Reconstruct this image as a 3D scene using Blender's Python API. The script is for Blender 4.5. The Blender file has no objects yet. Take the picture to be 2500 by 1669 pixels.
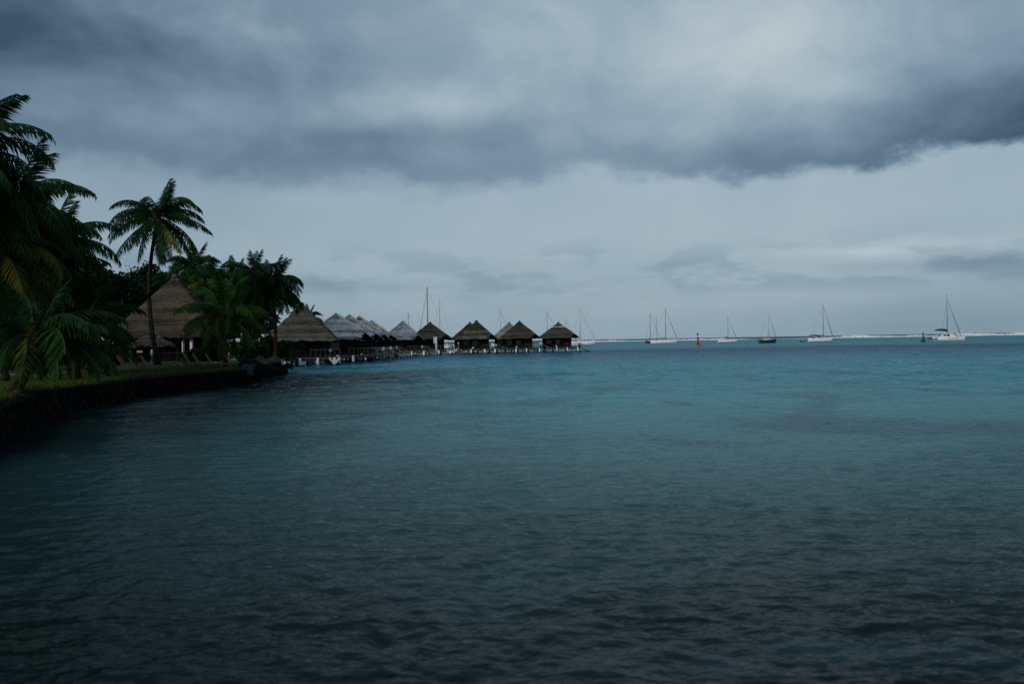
import bpy, bmesh, math, random
import numpy as np
from mathutils import Vector, Matrix

R = math.radians
random.seed(7)
rng = np.random.default_rng(7)
sc = bpy.context.scene
COL = sc.collection

# ------------------------------------------------------------------ camera
EYE = 2.6            # eye height over the lagoon
FPX = 35 / 36 * 2500
ROLL = R(0.945)
cam_d = bpy.data.cameras.new('camera')
cam_d.lens = 35
cam_d.sensor_width = 36
cam_d.clip_start = 0.1
cam_d.clip_end = 60000
cam_d.dof.use_dof = True
cam_d.dof.focus_distance = 320
cam_d.dof.aperture_fstop = 1.5
cam = bpy.data.objects.new('camera', cam_d)
COL.objects.link(cam)
cam.matrix_world = Matrix.Translation((0, 0, EYE)) @ Matrix.Rotation(R(90 - 0.064), 4, 'X') @ Matrix.Rotation(-ROLL, 4, 'Z')
sc.camera = cam


def P(px, py, Y):
    """point seen at a place of the photograph (2500 px wide) at the distance Y ahead"""
    dx, dy = px - 1250, 834.5 - py
    u = dx * math.cos(ROLL) + dy * math.sin(ROLL)
    v = -dx * math.sin(ROLL) + dy * math.cos(ROLL) - 2.7
    return Vector((u / FPX * Y, Y, EYE + v / FPX * Y))


def DIR(px, py):
    d = P(px, py, 1.0) - Vector((0, 0, EYE))
    d.normalize()
    return d


# ------------------------------------------------------------------ world: overcast dusk sky
world = bpy.data.worlds.new('World')
sc.world = world
world.use_nodes = True
NT = world.node_tree
NT.nodes.clear()


class G:
    """small helper that strings nodes together"""
    def __init__(s, nt):
        s.nt = nt

    def n(s, t, **k):
        o = s.nt.nodes.new(t)
        for a, b in k.items():
            setattr(o, a, b)
        return o

    def put(s, sock, v):
        if isinstance(v, bpy.types.NodeSocket):
            s.nt.links.new(v, sock)
        else:
            sock.default_value = v

    def m(s, op, a, b=0.0, c=0.0, clamp=False):
        o = s.n('ShaderNodeMath', operation=op, use_clamp=clamp)
        s.put(o.inputs[0], a); s.put(o.inputs[1], b); s.put(o.inputs[2], c)
        return o.outputs[0]

    def v(s, op, a, b=(0, 0, 0)):
        o = s.n('ShaderNodeVectorMath', operation=op)
        s.put(o.inputs[0], a); s.put(o.inputs[1], b)
        return o.outputs['Value'] if op in ('DOT_PRODUCT', 'LENGTH') else o.outputs[0]

    def noise(s, vec, scale, detail=4, rough=0.5, dist=0.0, col=False):
        o = s.n('ShaderNodeTexNoise')
        if vec is not None:
            s.put(o.inputs['Vector'], vec)
        o.inputs['Scale'].default_value = scale
        o.inputs['Detail'].default_value = detail
        o.inputs['Roughness'].default_value = rough
        o.inputs['Distortion'].default_value = dist
        return o.outputs['Color' if col else 'Fac']

    def ramp(s, fac, stops, mode='LINEAR'):
        o = s.n('ShaderNodeValToRGB')
        o.color_ramp.interpolation = mode
        e = o.color_ramp.elements
        while len(e) < len(stops):
            e.new(0.5)
        for i, (p, c) in enumerate(stops):
            e[i].position = p
            e[i].color = (c, c, c, 1) if isinstance(c, (int, float)) else (*c, 1)
        s.put(o.inputs[0], fac)
        return o.outputs[0]

    def mix(s, f, a, b, blend='MIX'):
        o = s.n('ShaderNodeMix', data_type='RGBA', blend_type=blend)
        s.put(o.inputs[0], f)
        s.put(o.inputs[6], a if not isinstance(a, tuple) else (*a, 1))
        s.put(o.inputs[7], b if not isinstance(b, tuple) else (*b, 1))
        return o.outputs[2]

    def smooth(s, x, lo, hi):
        o = s.n('ShaderNodeMapRange', interpolation_type='SMOOTHSTEP')
        s.put(o.inputs[0], x); s.put(o.inputs[1], lo); s.put(o.inputs[2], hi)
        return o.outputs[0]

    def maprange(s, x, a, b, c, d):
        o = s.n('ShaderNodeMapRange')
        for i, q in enumerate((x, a, b, c, d)):
            s.put(o.inputs[i], q)
        return o.outputs[0]


SUN_EL, SUN_AZ = 32, 220        # degrees up; degrees clockwise from the view direction
g = G(NT)
sky = g.n('ShaderNodeTexSky', sky_type='NISHITA')
sky.sun_disc = False
sky.sun_elevation = R(SUN_EL)
sky.sun_rotation = R(SUN_AZ)
tc = g.n('ShaderNodeTexCoord')
dirn = g.v('NORMALIZE', tc.outputs['Generated'])
sep = g.n('ShaderNodeSeparateXYZ')
NT.links.new(dirn, sep.inputs[0])
dx_, dy_, dz_ = sep.outputs
zc = g.m('MAXIMUM', dz_, 0.0)
# cloud deck seen in perspective
den = g.m('ADD', zc, 0.09)
comb = g.n('ShaderNodeCombineXYZ')
g.put(comb.inputs[0], g.m('DIVIDE', dx_, den))
g.put(comb.inputs[1], g.m('MULTIPLY', g.m('DIVIDE', dy_, den), 0.75))
g.put(comb.inputs[2], 0.0)
deck = comb.outputs[0]
flat = g.v('MULTIPLY', dirn, (1.0, 1.0, 2.6))
warp = g.noise(flat, 6.0, 4, 0.55, col=True)
warp = g.v('SUBTRACT', warp, (0.5, 0.5, 0.5))
# features live in (x, z) of the direction
comb2 = g.n('ShaderNodeCombineXYZ')
g.put(comb2.inputs[0], dx_); g.put(comb2.inputs[1], zc); g.put(comb2.inputs[2], 0.0)
wq = g.v('MULTIPLY', warp, (0.16, 0.05, 0.0))
feat = g.v('ADD', comb2.outputs[0], wq)
sf = g.n('ShaderNodeSeparateXYZ')
NT.links.new(feat, sf.inputs[0])
fx, fz = sf.outputs[0], sf.outputs[1]

# base brightness by elevation; out-of-view sky overhead darkened to dim near water and land
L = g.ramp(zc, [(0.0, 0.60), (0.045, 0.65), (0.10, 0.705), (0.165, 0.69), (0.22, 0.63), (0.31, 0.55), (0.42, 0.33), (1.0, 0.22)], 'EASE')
# broken texture of the deck
n1 = g.m('SUBTRACT', g.noise(deck, 0.9, 5, 0.52, 0.3), 0.5)
n2 = g.m('SUBTRACT', g.noise(g.v('MULTIPLY', dirn, (1.0, 1.0, 1.5)), 7.0, 5, 0.55, 0.5), 0.5)
up = g.smooth(zc, 0.14, 0.24)
L = g.m('ADD', L, g.m('MULTIPLY', n1, g.m('MULTIPLY_ADD', up, 0.42, 0.05)))
L = g.m('ADD', L, g.m('MULTIPLY', n2, g.m('MULTIPLY_ADD', up, 0.34, 0.12)))


def blob(L, px, py, rx, ry, amp):
    """a soft cloud mass centred in one direction of the sky"""
    d = DIR(px, py)
    q = g.v('SUBTRACT', feat, (d.x, d.z, 0))
    q = g.v('MULTIPLY', q, (FPX / rx, FPX / ry, 0))
    r2 = g.v('DOT_PRODUCT', q, q)
    e = g.m('EXPONENT', g.m('MULTIPLY', r2, -1.0))
    return g.m('MULTIPLY_ADD', e, amp, L)


# long dark cloud base, about 10 degrees up, sharp below and fading upward
edge_noise = g.m('SUBTRACT', g.noise(g.v('MULTIPLY', dirn, (1, 1, 1.6)), 13.0, 5, 0.6), 0.5)
zraw = g.m('MULTIPLY_ADD', edge_noise, 0.062, zc)
edge = g.ramp(g.maprange(dx_, -0.55, 0.55, 0, 1),
              [(0.0, 0.187), (0.16, 0.178), (0.30, 0.168), (0.46, 0.163), (0.56, 0.172), (0.66, 0.162), (0.76, 0.160), (0.86, 0.167), (1.0, 0.180)], 'EASE')
above = g.m('SUBTRACT', zraw, edge)
soft = g.ramp(g.maprange(dx_, -0.55, 0.55, 0, 1), [(0.0, 0.03), (0.45, 0.028), (0.62, 0.012), (1.0, 0.008)])
band_on = g.smooth(above, g.m('MULTIPLY', soft, -1.0), soft)
thick = g.ramp(g.maprange(dx_, -0.55, 0.55, 0, 1), [(0.0, 0.035), (0.45, 0.03), (0.62, 0.035), (0.74, 0.060), (0.86, 0.085), (1.0, 0.115)])
amp = g.ramp(g.maprange(dx_, -0.55, 0.55, 0, 1), [(0.0, 0.30), (0.28, 0.40), (0.47, 0.42), (0.54, 0.32), (0.62, 0.33), (0.72, 0.42), (0.84, 0.50), (0.93, 0.56), (1.0, 0.54)], 'EASE')
fall = g.m('EXPONENT', g.m('MULTIPLY', g.m('DIVIDE', g.m('MAXIMUM', above, 0.0), thick), -1.0))
L = g.m('SUBTRACT', L, g.m('MULTIPLY', amp, g.m('MULTIPLY', band_on, fall)))

for b in [
    (1960, 110, 380, 170, 0.34), (1560, 70, 330, 170, 0.09), (1120, 40, 220, 130, 0.05),
    (1400, 330, 170, 60, 0.12), (1010, 250, 260, 55, 0.15), (430, 285, 300, 60, 0.12),
    (650, 90, 230, 70, 0.13), (480, 60, 120, 50, 0.05), (2450, 60, 160, 90, 0.10),
    (60, 60, 330, 130, -0.20), (250, 150, 220, 70, -0.10), (820, 190, 250, 35, -0.07),
    (2440, 250, 160, 110, -0.10), (1330, 200, 130, 50, -0.06), (900, 330, 380, 30, -0.06),
    (0, 520, 560, 260, -0.10), (500, 200, 700, 240, -0.08), (2480, 640, 260, 150, -0.06),
    (2330, 600, 330, 22, 0.10), (2080, 612, 120, 16, 0.07), (2110, 655, 110, 15, -0.05), (2390, 650, 150, 15, -0.06),
    (1700, 640, 170, 18, -0.04), (880, 690, 160, 15, -0.07), (1400, 690, 160, 14, -0.03),
    (2300, 780, 420, 55, -0.07), (700, 800, 500, 60, -0.03),
]:
    L = blob(L, *b)
# low scud near the horizon
scud = g.smooth(g.noise(g.v('MULTIPLY', dirn, (1.0, 1.0, 4.0)), 11.0, 5, 0.55), 0.47, 0.60)
band = g.m('MULTIPLY', g.smooth(zc, 0.035, 0.055), g.m('SUBTRACT', 1.0, g.smooth(zc, 0.075, 0.11)))
L = g.m('SUBTRACT', L, g.m('MULTIPLY', g.m('MULTIPLY', scud, band), 0.085))
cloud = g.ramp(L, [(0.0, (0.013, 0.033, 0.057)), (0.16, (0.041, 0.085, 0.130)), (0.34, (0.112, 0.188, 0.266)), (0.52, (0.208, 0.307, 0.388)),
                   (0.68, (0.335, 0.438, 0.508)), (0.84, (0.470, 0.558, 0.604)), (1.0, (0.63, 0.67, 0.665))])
# very little clear sky gets through the deck
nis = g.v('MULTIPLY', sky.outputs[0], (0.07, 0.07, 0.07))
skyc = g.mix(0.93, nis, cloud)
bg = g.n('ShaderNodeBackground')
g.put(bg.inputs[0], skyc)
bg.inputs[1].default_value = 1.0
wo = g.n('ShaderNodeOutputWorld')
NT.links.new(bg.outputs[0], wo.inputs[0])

# ------------------------------------------------------------------ sun behind the cloud deck
sun_d = bpy.data.lights.new('sun', 'SUN')
sun_d.energy = 1.5
sun_d.angle = R(20)
sun_d.color = (1.0, 0.95, 0.88)
sun = bpy.data.objects.new('sun', sun_d)
COL.objects.link(sun)
sd = Vector((math.sin(R(SUN_AZ)) * math.cos(R(SUN_EL)), math.cos(R(SUN_AZ)) * math.cos(R(SUN_EL)), math.sin(R(SUN_EL))))
sun.rotation_euler = sd.to_track_quat('Z', 'Y').to_euler()

sc.view_settings.view_transform = 'Standard'
sc.view_settings.look = 'None'
sc.view_settings.exposure = 0.0
sc.view_settings.gamma = 1.0
sc.view_settings.use_curve_mapping = False
sc.render.engine = 'CYCLES'
sc.cycles.use_denoising = False
sc.cycles.max_bounces = 4
sc.cycles.diffuse_bounces = 2
sc.cycles.glossy_bounces = 2
sc.cycles.filter_width = 1.5
world.cycles.sampling_method = 'MANUAL'
world.cycles.sample_map_resolution = 256


# ------------------------------------------------------------------ helpers
class MB:
    """collects vertices and faces; build() links them as one mesh object"""
    def __init__(s):
        s.v, s.f = [], []

    def add(s, vs, fs):
        o = len(s.v)
        s.v.extend([tuple(p) for p in vs])
        s.f.extend([tuple(i + o for i in q) for q in fs])
        return s

    def box(s, c, d, rz=0.0, ry=0.0):
        M = Matrix.Translation(c) @ Matrix.Rotation(rz, 4, 'Z') @ Matrix.Rotation(ry, 4, 'Y')
        vs = [M @ Vector((x * d[0] / 2, y * d[1] / 2, z * d[2] / 2)) for x in (-1, 1) for y in (-1, 1) for z in (-1, 1)]
        return s.add(vs, [(0, 1, 3, 2), (4, 6, 7, 5), (0, 4, 5, 1), (2, 3, 7, 6), (0, 2, 6, 4), (1, 5, 7, 3)])

    def bar(s, a, b, r0, r1=None, n=6):
        a, b = Vector(a), Vector(b)
        r1 = r0 if r1 is None else r1
        d = (b - a).normalized()
        q = d.to_track_quat('Z', 'Y')
        vs = []
        for p, r in ((a, r0), (b, r1)):
            for i in range(n):
                t = 2 * math.pi * i / n
                vs.append(p + q @ Vector((r * math.cos(t), r * math.sin(t), 0)))
        fs = [(i, (i + 1) % n, n + (i + 1) % n, n + i) for i in range(n)]
        fs += [tuple(range(n - 1, -1, -1)), tuple(range(n, 2 * n))]
        return s.add(vs, fs)

    def tube(s, pts, rad, n=7, cap=True):
        pts = [Vector(p) for p in pts]
        vs, fs = [], []
        for k, p in enumerate(pts):
            d = (pts[min(k + 1, len(pts) - 1)] - pts[max(k - 1, 0)]).normalized()
            q = d.to_track_quat('Z', 'Y')
            r = rad[k] if isinstance(rad, (list, tuple)) else rad
            for i in range(n):
                t = 2 * math.pi * i / n
                vs.append(p + q @ Vector((r * math.cos(t), r * math.sin(t), 0)))
        for k in range(len(pts) - 1):
            for i in range(n):
                a, b = k * n + i, k * n + (i + 1) % n
                fs.append((a, b, b + n, a + n))
        if cap:
            fs += [tuple(range(n - 1, -1, -1)), tuple(range((len(pts) - 1) * n, len(pts) * n))]
        return s.add(vs, fs)

    def lathe(s, prof, n=14, c=(0, 0, 0)):
        vs, fs = [], []
        for r, z in prof:
            for i in range(n):
                t = 2 * math.pi * i / n
                vs.append((c[0] + r * math.cos(t), c[1] + r * math.sin(t), c[2] + z))
        for k in range(len(prof) - 1):
            for i in range(n):
                a, b = k * n + i, k * n + (i + 1) % n
                fs.append((a, b, b + n, a + n))
        fs += [tuple(range(n - 1, -1, -1)), tuple(range((len(prof) - 1) * n, len(prof) * n))]
        return s.add(vs, fs)

    def mesh(s, name, mat, smooth=False):
        me = bpy.data.meshes.new(name)
        me.from_pydata(s.v, [], s.f)
        if mat:
            me.materials.append(mat)
        if smooth:
            me.polygons.foreach_set('use_smooth', [True] * len(me.polygons))
        me.update()
        return me

    def build(s, name, mat, parent=None, smooth=False):
        return link(name, s.mesh(name, mat, smooth), parent)


def link(name, me, parent=None):
    o = bpy.data.objects.new(name, me)
    COL.objects.link(o)
    o.parent = parent
    return o


def empty(name, loc, rz=0.0):
    o = bpy.data.objects.new(name, None)
    COL.objects.link(o)
    o.location = loc
    o.rotation_euler = (0, 0, rz)
    o.empty_display_size = 0.3
    return o


def tag(o, label=None, cat=None, group=None, kind=None):
    if label: o['label'] = label
    if cat: o['category'] = cat
    if group: o['group'] = group
    if kind: o['kind'] = kind
    return o


def np_mesh(name, V, F, mat, smooth=False):
    """mesh from arrays; F is (n, k) with equal corners"""
    me = bpy.data.meshes.new(name)
    n, k = F.shape
    me.vertices.add(len(V)); me.vertices.foreach_set('co', V.astype(np.float32).ravel())
    me.loops.add(n * k); me.loops.foreach_set('vertex_index', F.astype(np.int32).ravel())
    me.polygons.add(n)
    me.polygons.foreach_set('loop_start', np.arange(0, n * k, k, dtype=np.int32))
    me.polygons.foreach_set('loop_total', np.full(n, k, dtype=np.int32))
    if smooth:
        me.polygons.foreach_set('use_smooth', np.ones(n, dtype=bool))
    me.materials.append(mat)
    me.update(calc_edges=True)
    return me


# ------------------------------------------------------------------ materials
def material(name):
    m = bpy.data.materials.new(name)
    m.use_nodes = True
    nt = m.node_tree
    b = nt.nodes['Principled BSDF']
    return m, G(nt), b


def simple(name, c0, c1, scale=3.0, rough=0.7, stretch=(1, 1, 1), bump=0.0, bscale=None, spec=0.3, metal=0.0):
    m, q, b = material(name)
    tcn = q.n('ShaderNodeTexCoord')
    vec = q.v('MULTIPLY', tcn.outputs['Object'], stretch)
    f = q.noise(vec, scale, 5, 0.6)
    q.put(b.inputs['Base Color'], q.ramp(f, [(0.3, c0), (0.7, c1)]))
    b.inputs['Roughness'].default_value = rough
    b.inputs['Specular IOR Level'].default_value = spec
    b.inputs['Metallic'].default_value = metal
    if bump:
        bn = q.n('ShaderNodeBump')
        bn.inputs['Strength'].default_value = bump
        bn.inputs['Distance'].default_value = 0.05
        q.put(bn.inputs['Height'], q.noise(vec, bscale or scale * 4, 4, 0.6))
        q.put(b.inputs['Normal'], bn.outputs[0])
    return m


def foliage(name, dark, mid, light, rough=0.65, trans=0.12):
    m, q, b = material(name)
    geo = q.n('ShaderNodeNewGeometry')
    oi = q.n('ShaderNodeObjectInfo')
    f = q.m('ADD', q.m('MULTIPLY', geo.outputs['Random Per Island'], 0.55), q.m('MULTIPLY', oi.outputs['Random'], 0.45))
    q.put(b.inputs['Base Color'], q.ramp(f, [(0.1, dark), (0.5, mid), (0.92, light)]))
    b.inputs['Roughness'].default_value = rough
    b.inputs['Specular IOR Level'].default_value = 0.05
    b.inputs['Transmission Weight'].default_value = 0.0
    b.inputs['Subsurface Weight'].default_value = 0.0
    tr = q.n('ShaderNodeBsdfTranslucent')
    q.put(tr.inputs[0], q.ramp(f, [(0.1, dark), (0.9, light)]))
    mx = q.n('ShaderNodeMixShader')
    mx.inputs[0].default_value = trans
    out = [n for n in q.nt.nodes if n.type == 'OUTPUT_MATERIAL'][0]
    q.nt.links.new(b.outputs[0], mx.inputs[1]); q.nt.links.new(tr.outputs[0], mx.inputs[2])
    q.nt.links.new(mx.outputs[0], out.inputs[0])
    return m


def thatch(name, c0, c1, c2, vert=14.0, patch=0.5):
    """weathered leaf thatch: fine straw lines running down the slope, darker and paler weathered patches"""
    m, q, b = material(name)
    tcn = q.n('ShaderNodeTexCoord')
    o = tcn.outputs['Object']
    oi = q.n('ShaderNodeObjectInfo')
    off = q.v('SCALE', (1.0, 1.0, 1.0)); 
    nd = q.nt.nodes[-1]
    q.put(nd.inputs['Scale'], q.m('MULTIPLY', oi.outputs['Random'], 37.0))
    straw = q.noise(q.v('MULTIPLY', q.v('ADD', o, off), (vert, vert, 1.2)), 1.0, 4, 0.6)
    big = q.noise(o, patch, 4, 0.6)
    f = q.m('ADD', q.m('MULTIPLY', straw, 0.45), q.m('MULTIPLY', big, 0.55))
    f = q.m('ADD', f, q.m('MULTIPLY_ADD', oi.outputs['Random'], 0.26, -0.13))
    q.put(b.inputs['Base Color'], q.ramp(f, [(0.33, c0), (0.5, c1), (0.68, c2)]))
    b.inputs['Roughness'].default_value = 0.95
    b.inputs['Specular IOR Level'].default_value = 0.05
    bn = q.n('ShaderNodeBump')
    bn.inputs['Strength'].default_value = 0.7
    bn.inputs['Distance'].default_value = 0.06
    q.put(bn.inputs['Height'], straw)
    q.put(b.inputs['Normal'], bn.outputs[0])
    return m


M = {}
M['thatch_brown'] = thatch('thatch_brown', (0.036, 0.031, 0.022), (0.070, 0.060, 0.043), (0.125, 0.095, 0.058))
M['thatch_hut'] = thatch('thatch_hut', (0.040, 0.040, 0.034), (0.080, 0.082, 0.070), (0.125, 0.115, 0.088))
M['thatch_olive'] = thatch('thatch_olive', (0.020, 0.021, 0.016), (0.040, 0.042, 0.032), (0.068, 0.068, 0.053))
M['thatch_moss'] = thatch('thatch_moss', (0.024, 0.026, 0.019), (0.046, 0.048, 0.036), (0.088, 0.086, 0.068))
M['thatch_grey'] = thatch('thatch_grey', (0.070, 0.088, 0.104), (0.175, 0.205, 0.232), (0.34, 0.38, 0.41), 9.0, 0.9)
M['thatch_pale'] = thatch('thatch_pale', (0.10, 0.11, 0.105), (0.19, 0.195, 0.18), (0.27, 0.24, 0.16), 9.0, 0.6)
M['thatch_streak'] = thatch('thatch_streak', (0.022, 0.026, 0.018), (0.045, 0.050, 0.034), (0.15, 0.15, 0.13), 7.0, 1.1)
M['bird_lime'] = simple('bird_lime', (0.20, 0.20, 0.19), (0.42, 0.42, 0.40), 3, 0.9)
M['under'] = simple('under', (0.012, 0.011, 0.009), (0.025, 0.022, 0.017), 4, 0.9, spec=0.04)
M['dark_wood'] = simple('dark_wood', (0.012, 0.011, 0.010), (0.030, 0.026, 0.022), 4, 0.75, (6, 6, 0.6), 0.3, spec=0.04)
M['grey_wood'] = simple('grey_wood', (0.06, 0.06, 0.058), (0.13, 0.13, 0.12), 5, 0.8, (3, 3, 3), 0.3, spec=0.04)
M['pale_wood'] = simple('pale_wood', (0.1100, 0.0880, 0.0605), (0.1980, 0.1595, 0.1100), 6, 0.7, (1, 5, 1), 0.2)
M['white_paint'] = simple('white_paint', (0.66, 0.68, 0.68), (0.82, 0.83, 0.83), 5, 0.5)
M['pile_white'] = simple('pile_white', (0.5600, 0.5936, 0.5936), (0.8736, 0.8960, 0.8960), 2.2, 0.7)
M['pile_dark'] = simple('pile_dark', (0.022, 0.026, 0.026), (0.05, 0.055, 0.052), 3, 0.8, spec=0.04)
M['gelcoat'] = simple('gelcoat', (0.7992, 0.8100, 0.8100), (0.9072, 0.9072, 0.8964), 1.2, 0.25, spec=0.5)
M['cream'] = simple('cream', (0.62, 0.60, 0.52), (0.74, 0.72, 0.64), 1.2, 0.4)
M['hull_black'] = simple('hull_black', (0.010, 0.014, 0.026), (0.018, 0.022, 0.036), 1.5, 0.25, spec=0.5)
M['hull_slate'] = simple('hull_slate', (0.030, 0.038, 0.048), (0.05, 0.06, 0.07), 1.5, 0.35)
M['antifoul'] = simple('antifoul', (0.02, 0.03, 0.05), (0.03, 0.04, 0.06), 2, 0.6)
M['alloy'] = simple('alloy', (0.20, 0.23, 0.26), (0.30, 0.33, 0.36), 2, 0.4, metal=0.3)
M['alloy_pale'] = simple('alloy_pale', (0.60, 0.62, 0.64), (0.74, 0.76, 0.77), 2, 0.4)
M['spar_wood'] = simple('spar_wood', (0.34, 0.27, 0.20), (0.46, 0.39, 0.31), 3, 0.5)
M['rigging'] = simple('rigging', (0.16, 0.18, 0.20), (0.22, 0.24, 0.26), 4, 0.5)
M['sailcloth'] = simple('sailcloth', (0.50, 0.50, 0.48), (0.66, 0.66, 0.63), 3, 0.8)
M['navy'] = simple('navy', (0.010, 0.018, 0.050), (0.016, 0.028, 0.075), 3, 0.8)
M['blue_canvas'] = simple('blue_canvas', (0.012, 0.025, 0.13), (0.02, 0.04, 0.18), 3, 0.8)
M['glass_dark'] = simple('glass_dark', (0.012, 0.016, 0.020), (0.02, 0.025, 0.03), 2, 0.15, spec=0.5)
M['rubber'] = simple('rubber', (0.03, 0.04, 0.05), (0.06, 0.07, 0.08), 3, 0.6)
M['buoy_red'] = simple('buoy_red', (0.36, 0.018, 0.014), (0.52, 0.035, 0.022), 2.5, 0.45)
M['buoy_orange'] = simple('buoy_orange', (0.50, 0.07, 0.02), (0.62, 0.12, 0.03), 2.5, 0.5)
M['buoy_green'] = simple('buoy_green', (0.006, 0.060, 0.042), (0.012, 0.095, 0.062), 2.5, 0.45)
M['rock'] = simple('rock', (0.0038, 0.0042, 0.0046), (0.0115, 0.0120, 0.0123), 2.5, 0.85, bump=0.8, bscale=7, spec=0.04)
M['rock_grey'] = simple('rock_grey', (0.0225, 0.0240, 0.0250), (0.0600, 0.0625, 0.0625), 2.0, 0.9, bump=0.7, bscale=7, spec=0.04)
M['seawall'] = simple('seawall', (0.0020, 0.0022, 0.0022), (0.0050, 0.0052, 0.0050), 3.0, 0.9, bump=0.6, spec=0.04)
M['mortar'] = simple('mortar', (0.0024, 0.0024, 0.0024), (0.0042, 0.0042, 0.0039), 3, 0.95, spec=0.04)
M['concrete'] = simple('concrete', (0.1280, 0.1320, 0.1280), (0.2240, 0.2280, 0.2160), 2.5, 0.9, bump=0.3)
M['bark'] = simple('bark', (0.0150, 0.0130, 0.0110), (0.0425, 0.0360, 0.0290), 2.0, 0.9, (1, 1, 7), 0.6, spec=0.04)
M['bark_warm'] = simple('bark_warm', (0.0300, 0.0156, 0.0060), (0.0840, 0.0420, 0.0156), 2.0, 0.9, (1, 1, 5), 0.6, spec=0.04)
M['husk'] = simple('husk', (0.0360, 0.0156, 0.0060), (0.0780, 0.0360, 0.0120), 3.0, 0.9, spec=0.04)
M['towel_orange'] = simple('towel_orange', (0.3000, 0.0780, 0.0300), (0.3960, 0.1200, 0.0480), 3, 0.9)
M['towel_white'] = simple('towel_white', (0.66, 0.68, 0.68), (0.80, 0.81, 0.80), 4, 0.9)
M['tarp_blue'] = simple('tarp_blue', (0.0048, 0.0128, 0.0360), (0.0120, 0.0240, 0.0560), 3, 0.6)
M['yellow'] = simple('yellow', (0.42, 0.30, 0.05), (0.55, 0.40, 0.08), 3, 0.6)
M['palm_leaf'] = foliage('palm_leaf', (0.004, 0.022, 0.006), (0.008, 0.038, 0.01), (0.016, 0.056, 0.014))
M['palm_bright'] = foliage('palm_bright', (0.006, 0.032, 0.005), (0.014, 0.058, 0.008), (0.034, 0.088, 0.012))
M['palm_yellow'] = foliage('palm_yellow', (0.05, 0.06, 0.008), (0.09, 0.09, 0.012), (0.14, 0.12, 0.016))
M['palm_dead'] = foliage('palm_dead', (0.0245, 0.0140, 0.0056), (0.0525, 0.0280, 0.0098), (0.0840, 0.0434, 0.0154), trans=0.05)
M['leaf_dark'] = foliage('leaf_dark', (0.003, 0.016, 0.006), (0.006, 0.028, 0.01), (0.012, 0.044, 0.015))
M['leaf_mid'] = foliage('leaf_mid', (0.005, 0.022, 0.006), (0.01, 0.04, 0.01), (0.02, 0.058, 0.014))
M['rachis'] = simple('rachis', (0.0096, 0.0160, 0.0040), (0.0208, 0.0272, 0.0072), 2, 0.6)


def lawn_material():
    m, q, b = material('lawn')
    tcn = q.n('ShaderNodeTexCoord')
    o = tcn.outputs['Object']
    f = q.m('ADD', q.m('MULTIPLY', q.noise(o, 0.22, 4, 0.6), 0.7), q.m('MULTIPLY', q.noise(o, 6, 4, 0.7), 0.3))
    q.put(b.inputs['Base Color'], q.ramp(f, [(0.33, (0.020, 0.062, 0.014)), (0.5, (0.048, 0.098, 0.020)), (0.68, (0.13, 0.13, 0.032))]))
    b.inputs['Roughness'].default_value = 0.95
    b.inputs['Specular IOR Level'].default_value = 0.1
    bn = q.n('ShaderNodeBump')
    bn.inputs['Strength'].default_value = 0.8
    bn.inputs['Distance'].default_value = 0.06
    q.put(bn.inputs['Height'], q.noise(o, 22, 3, 0.7))
    q.put(b.inputs['Normal'], bn.outputs[0])
    return m


M['lawn'] = lawn_material()


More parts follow.
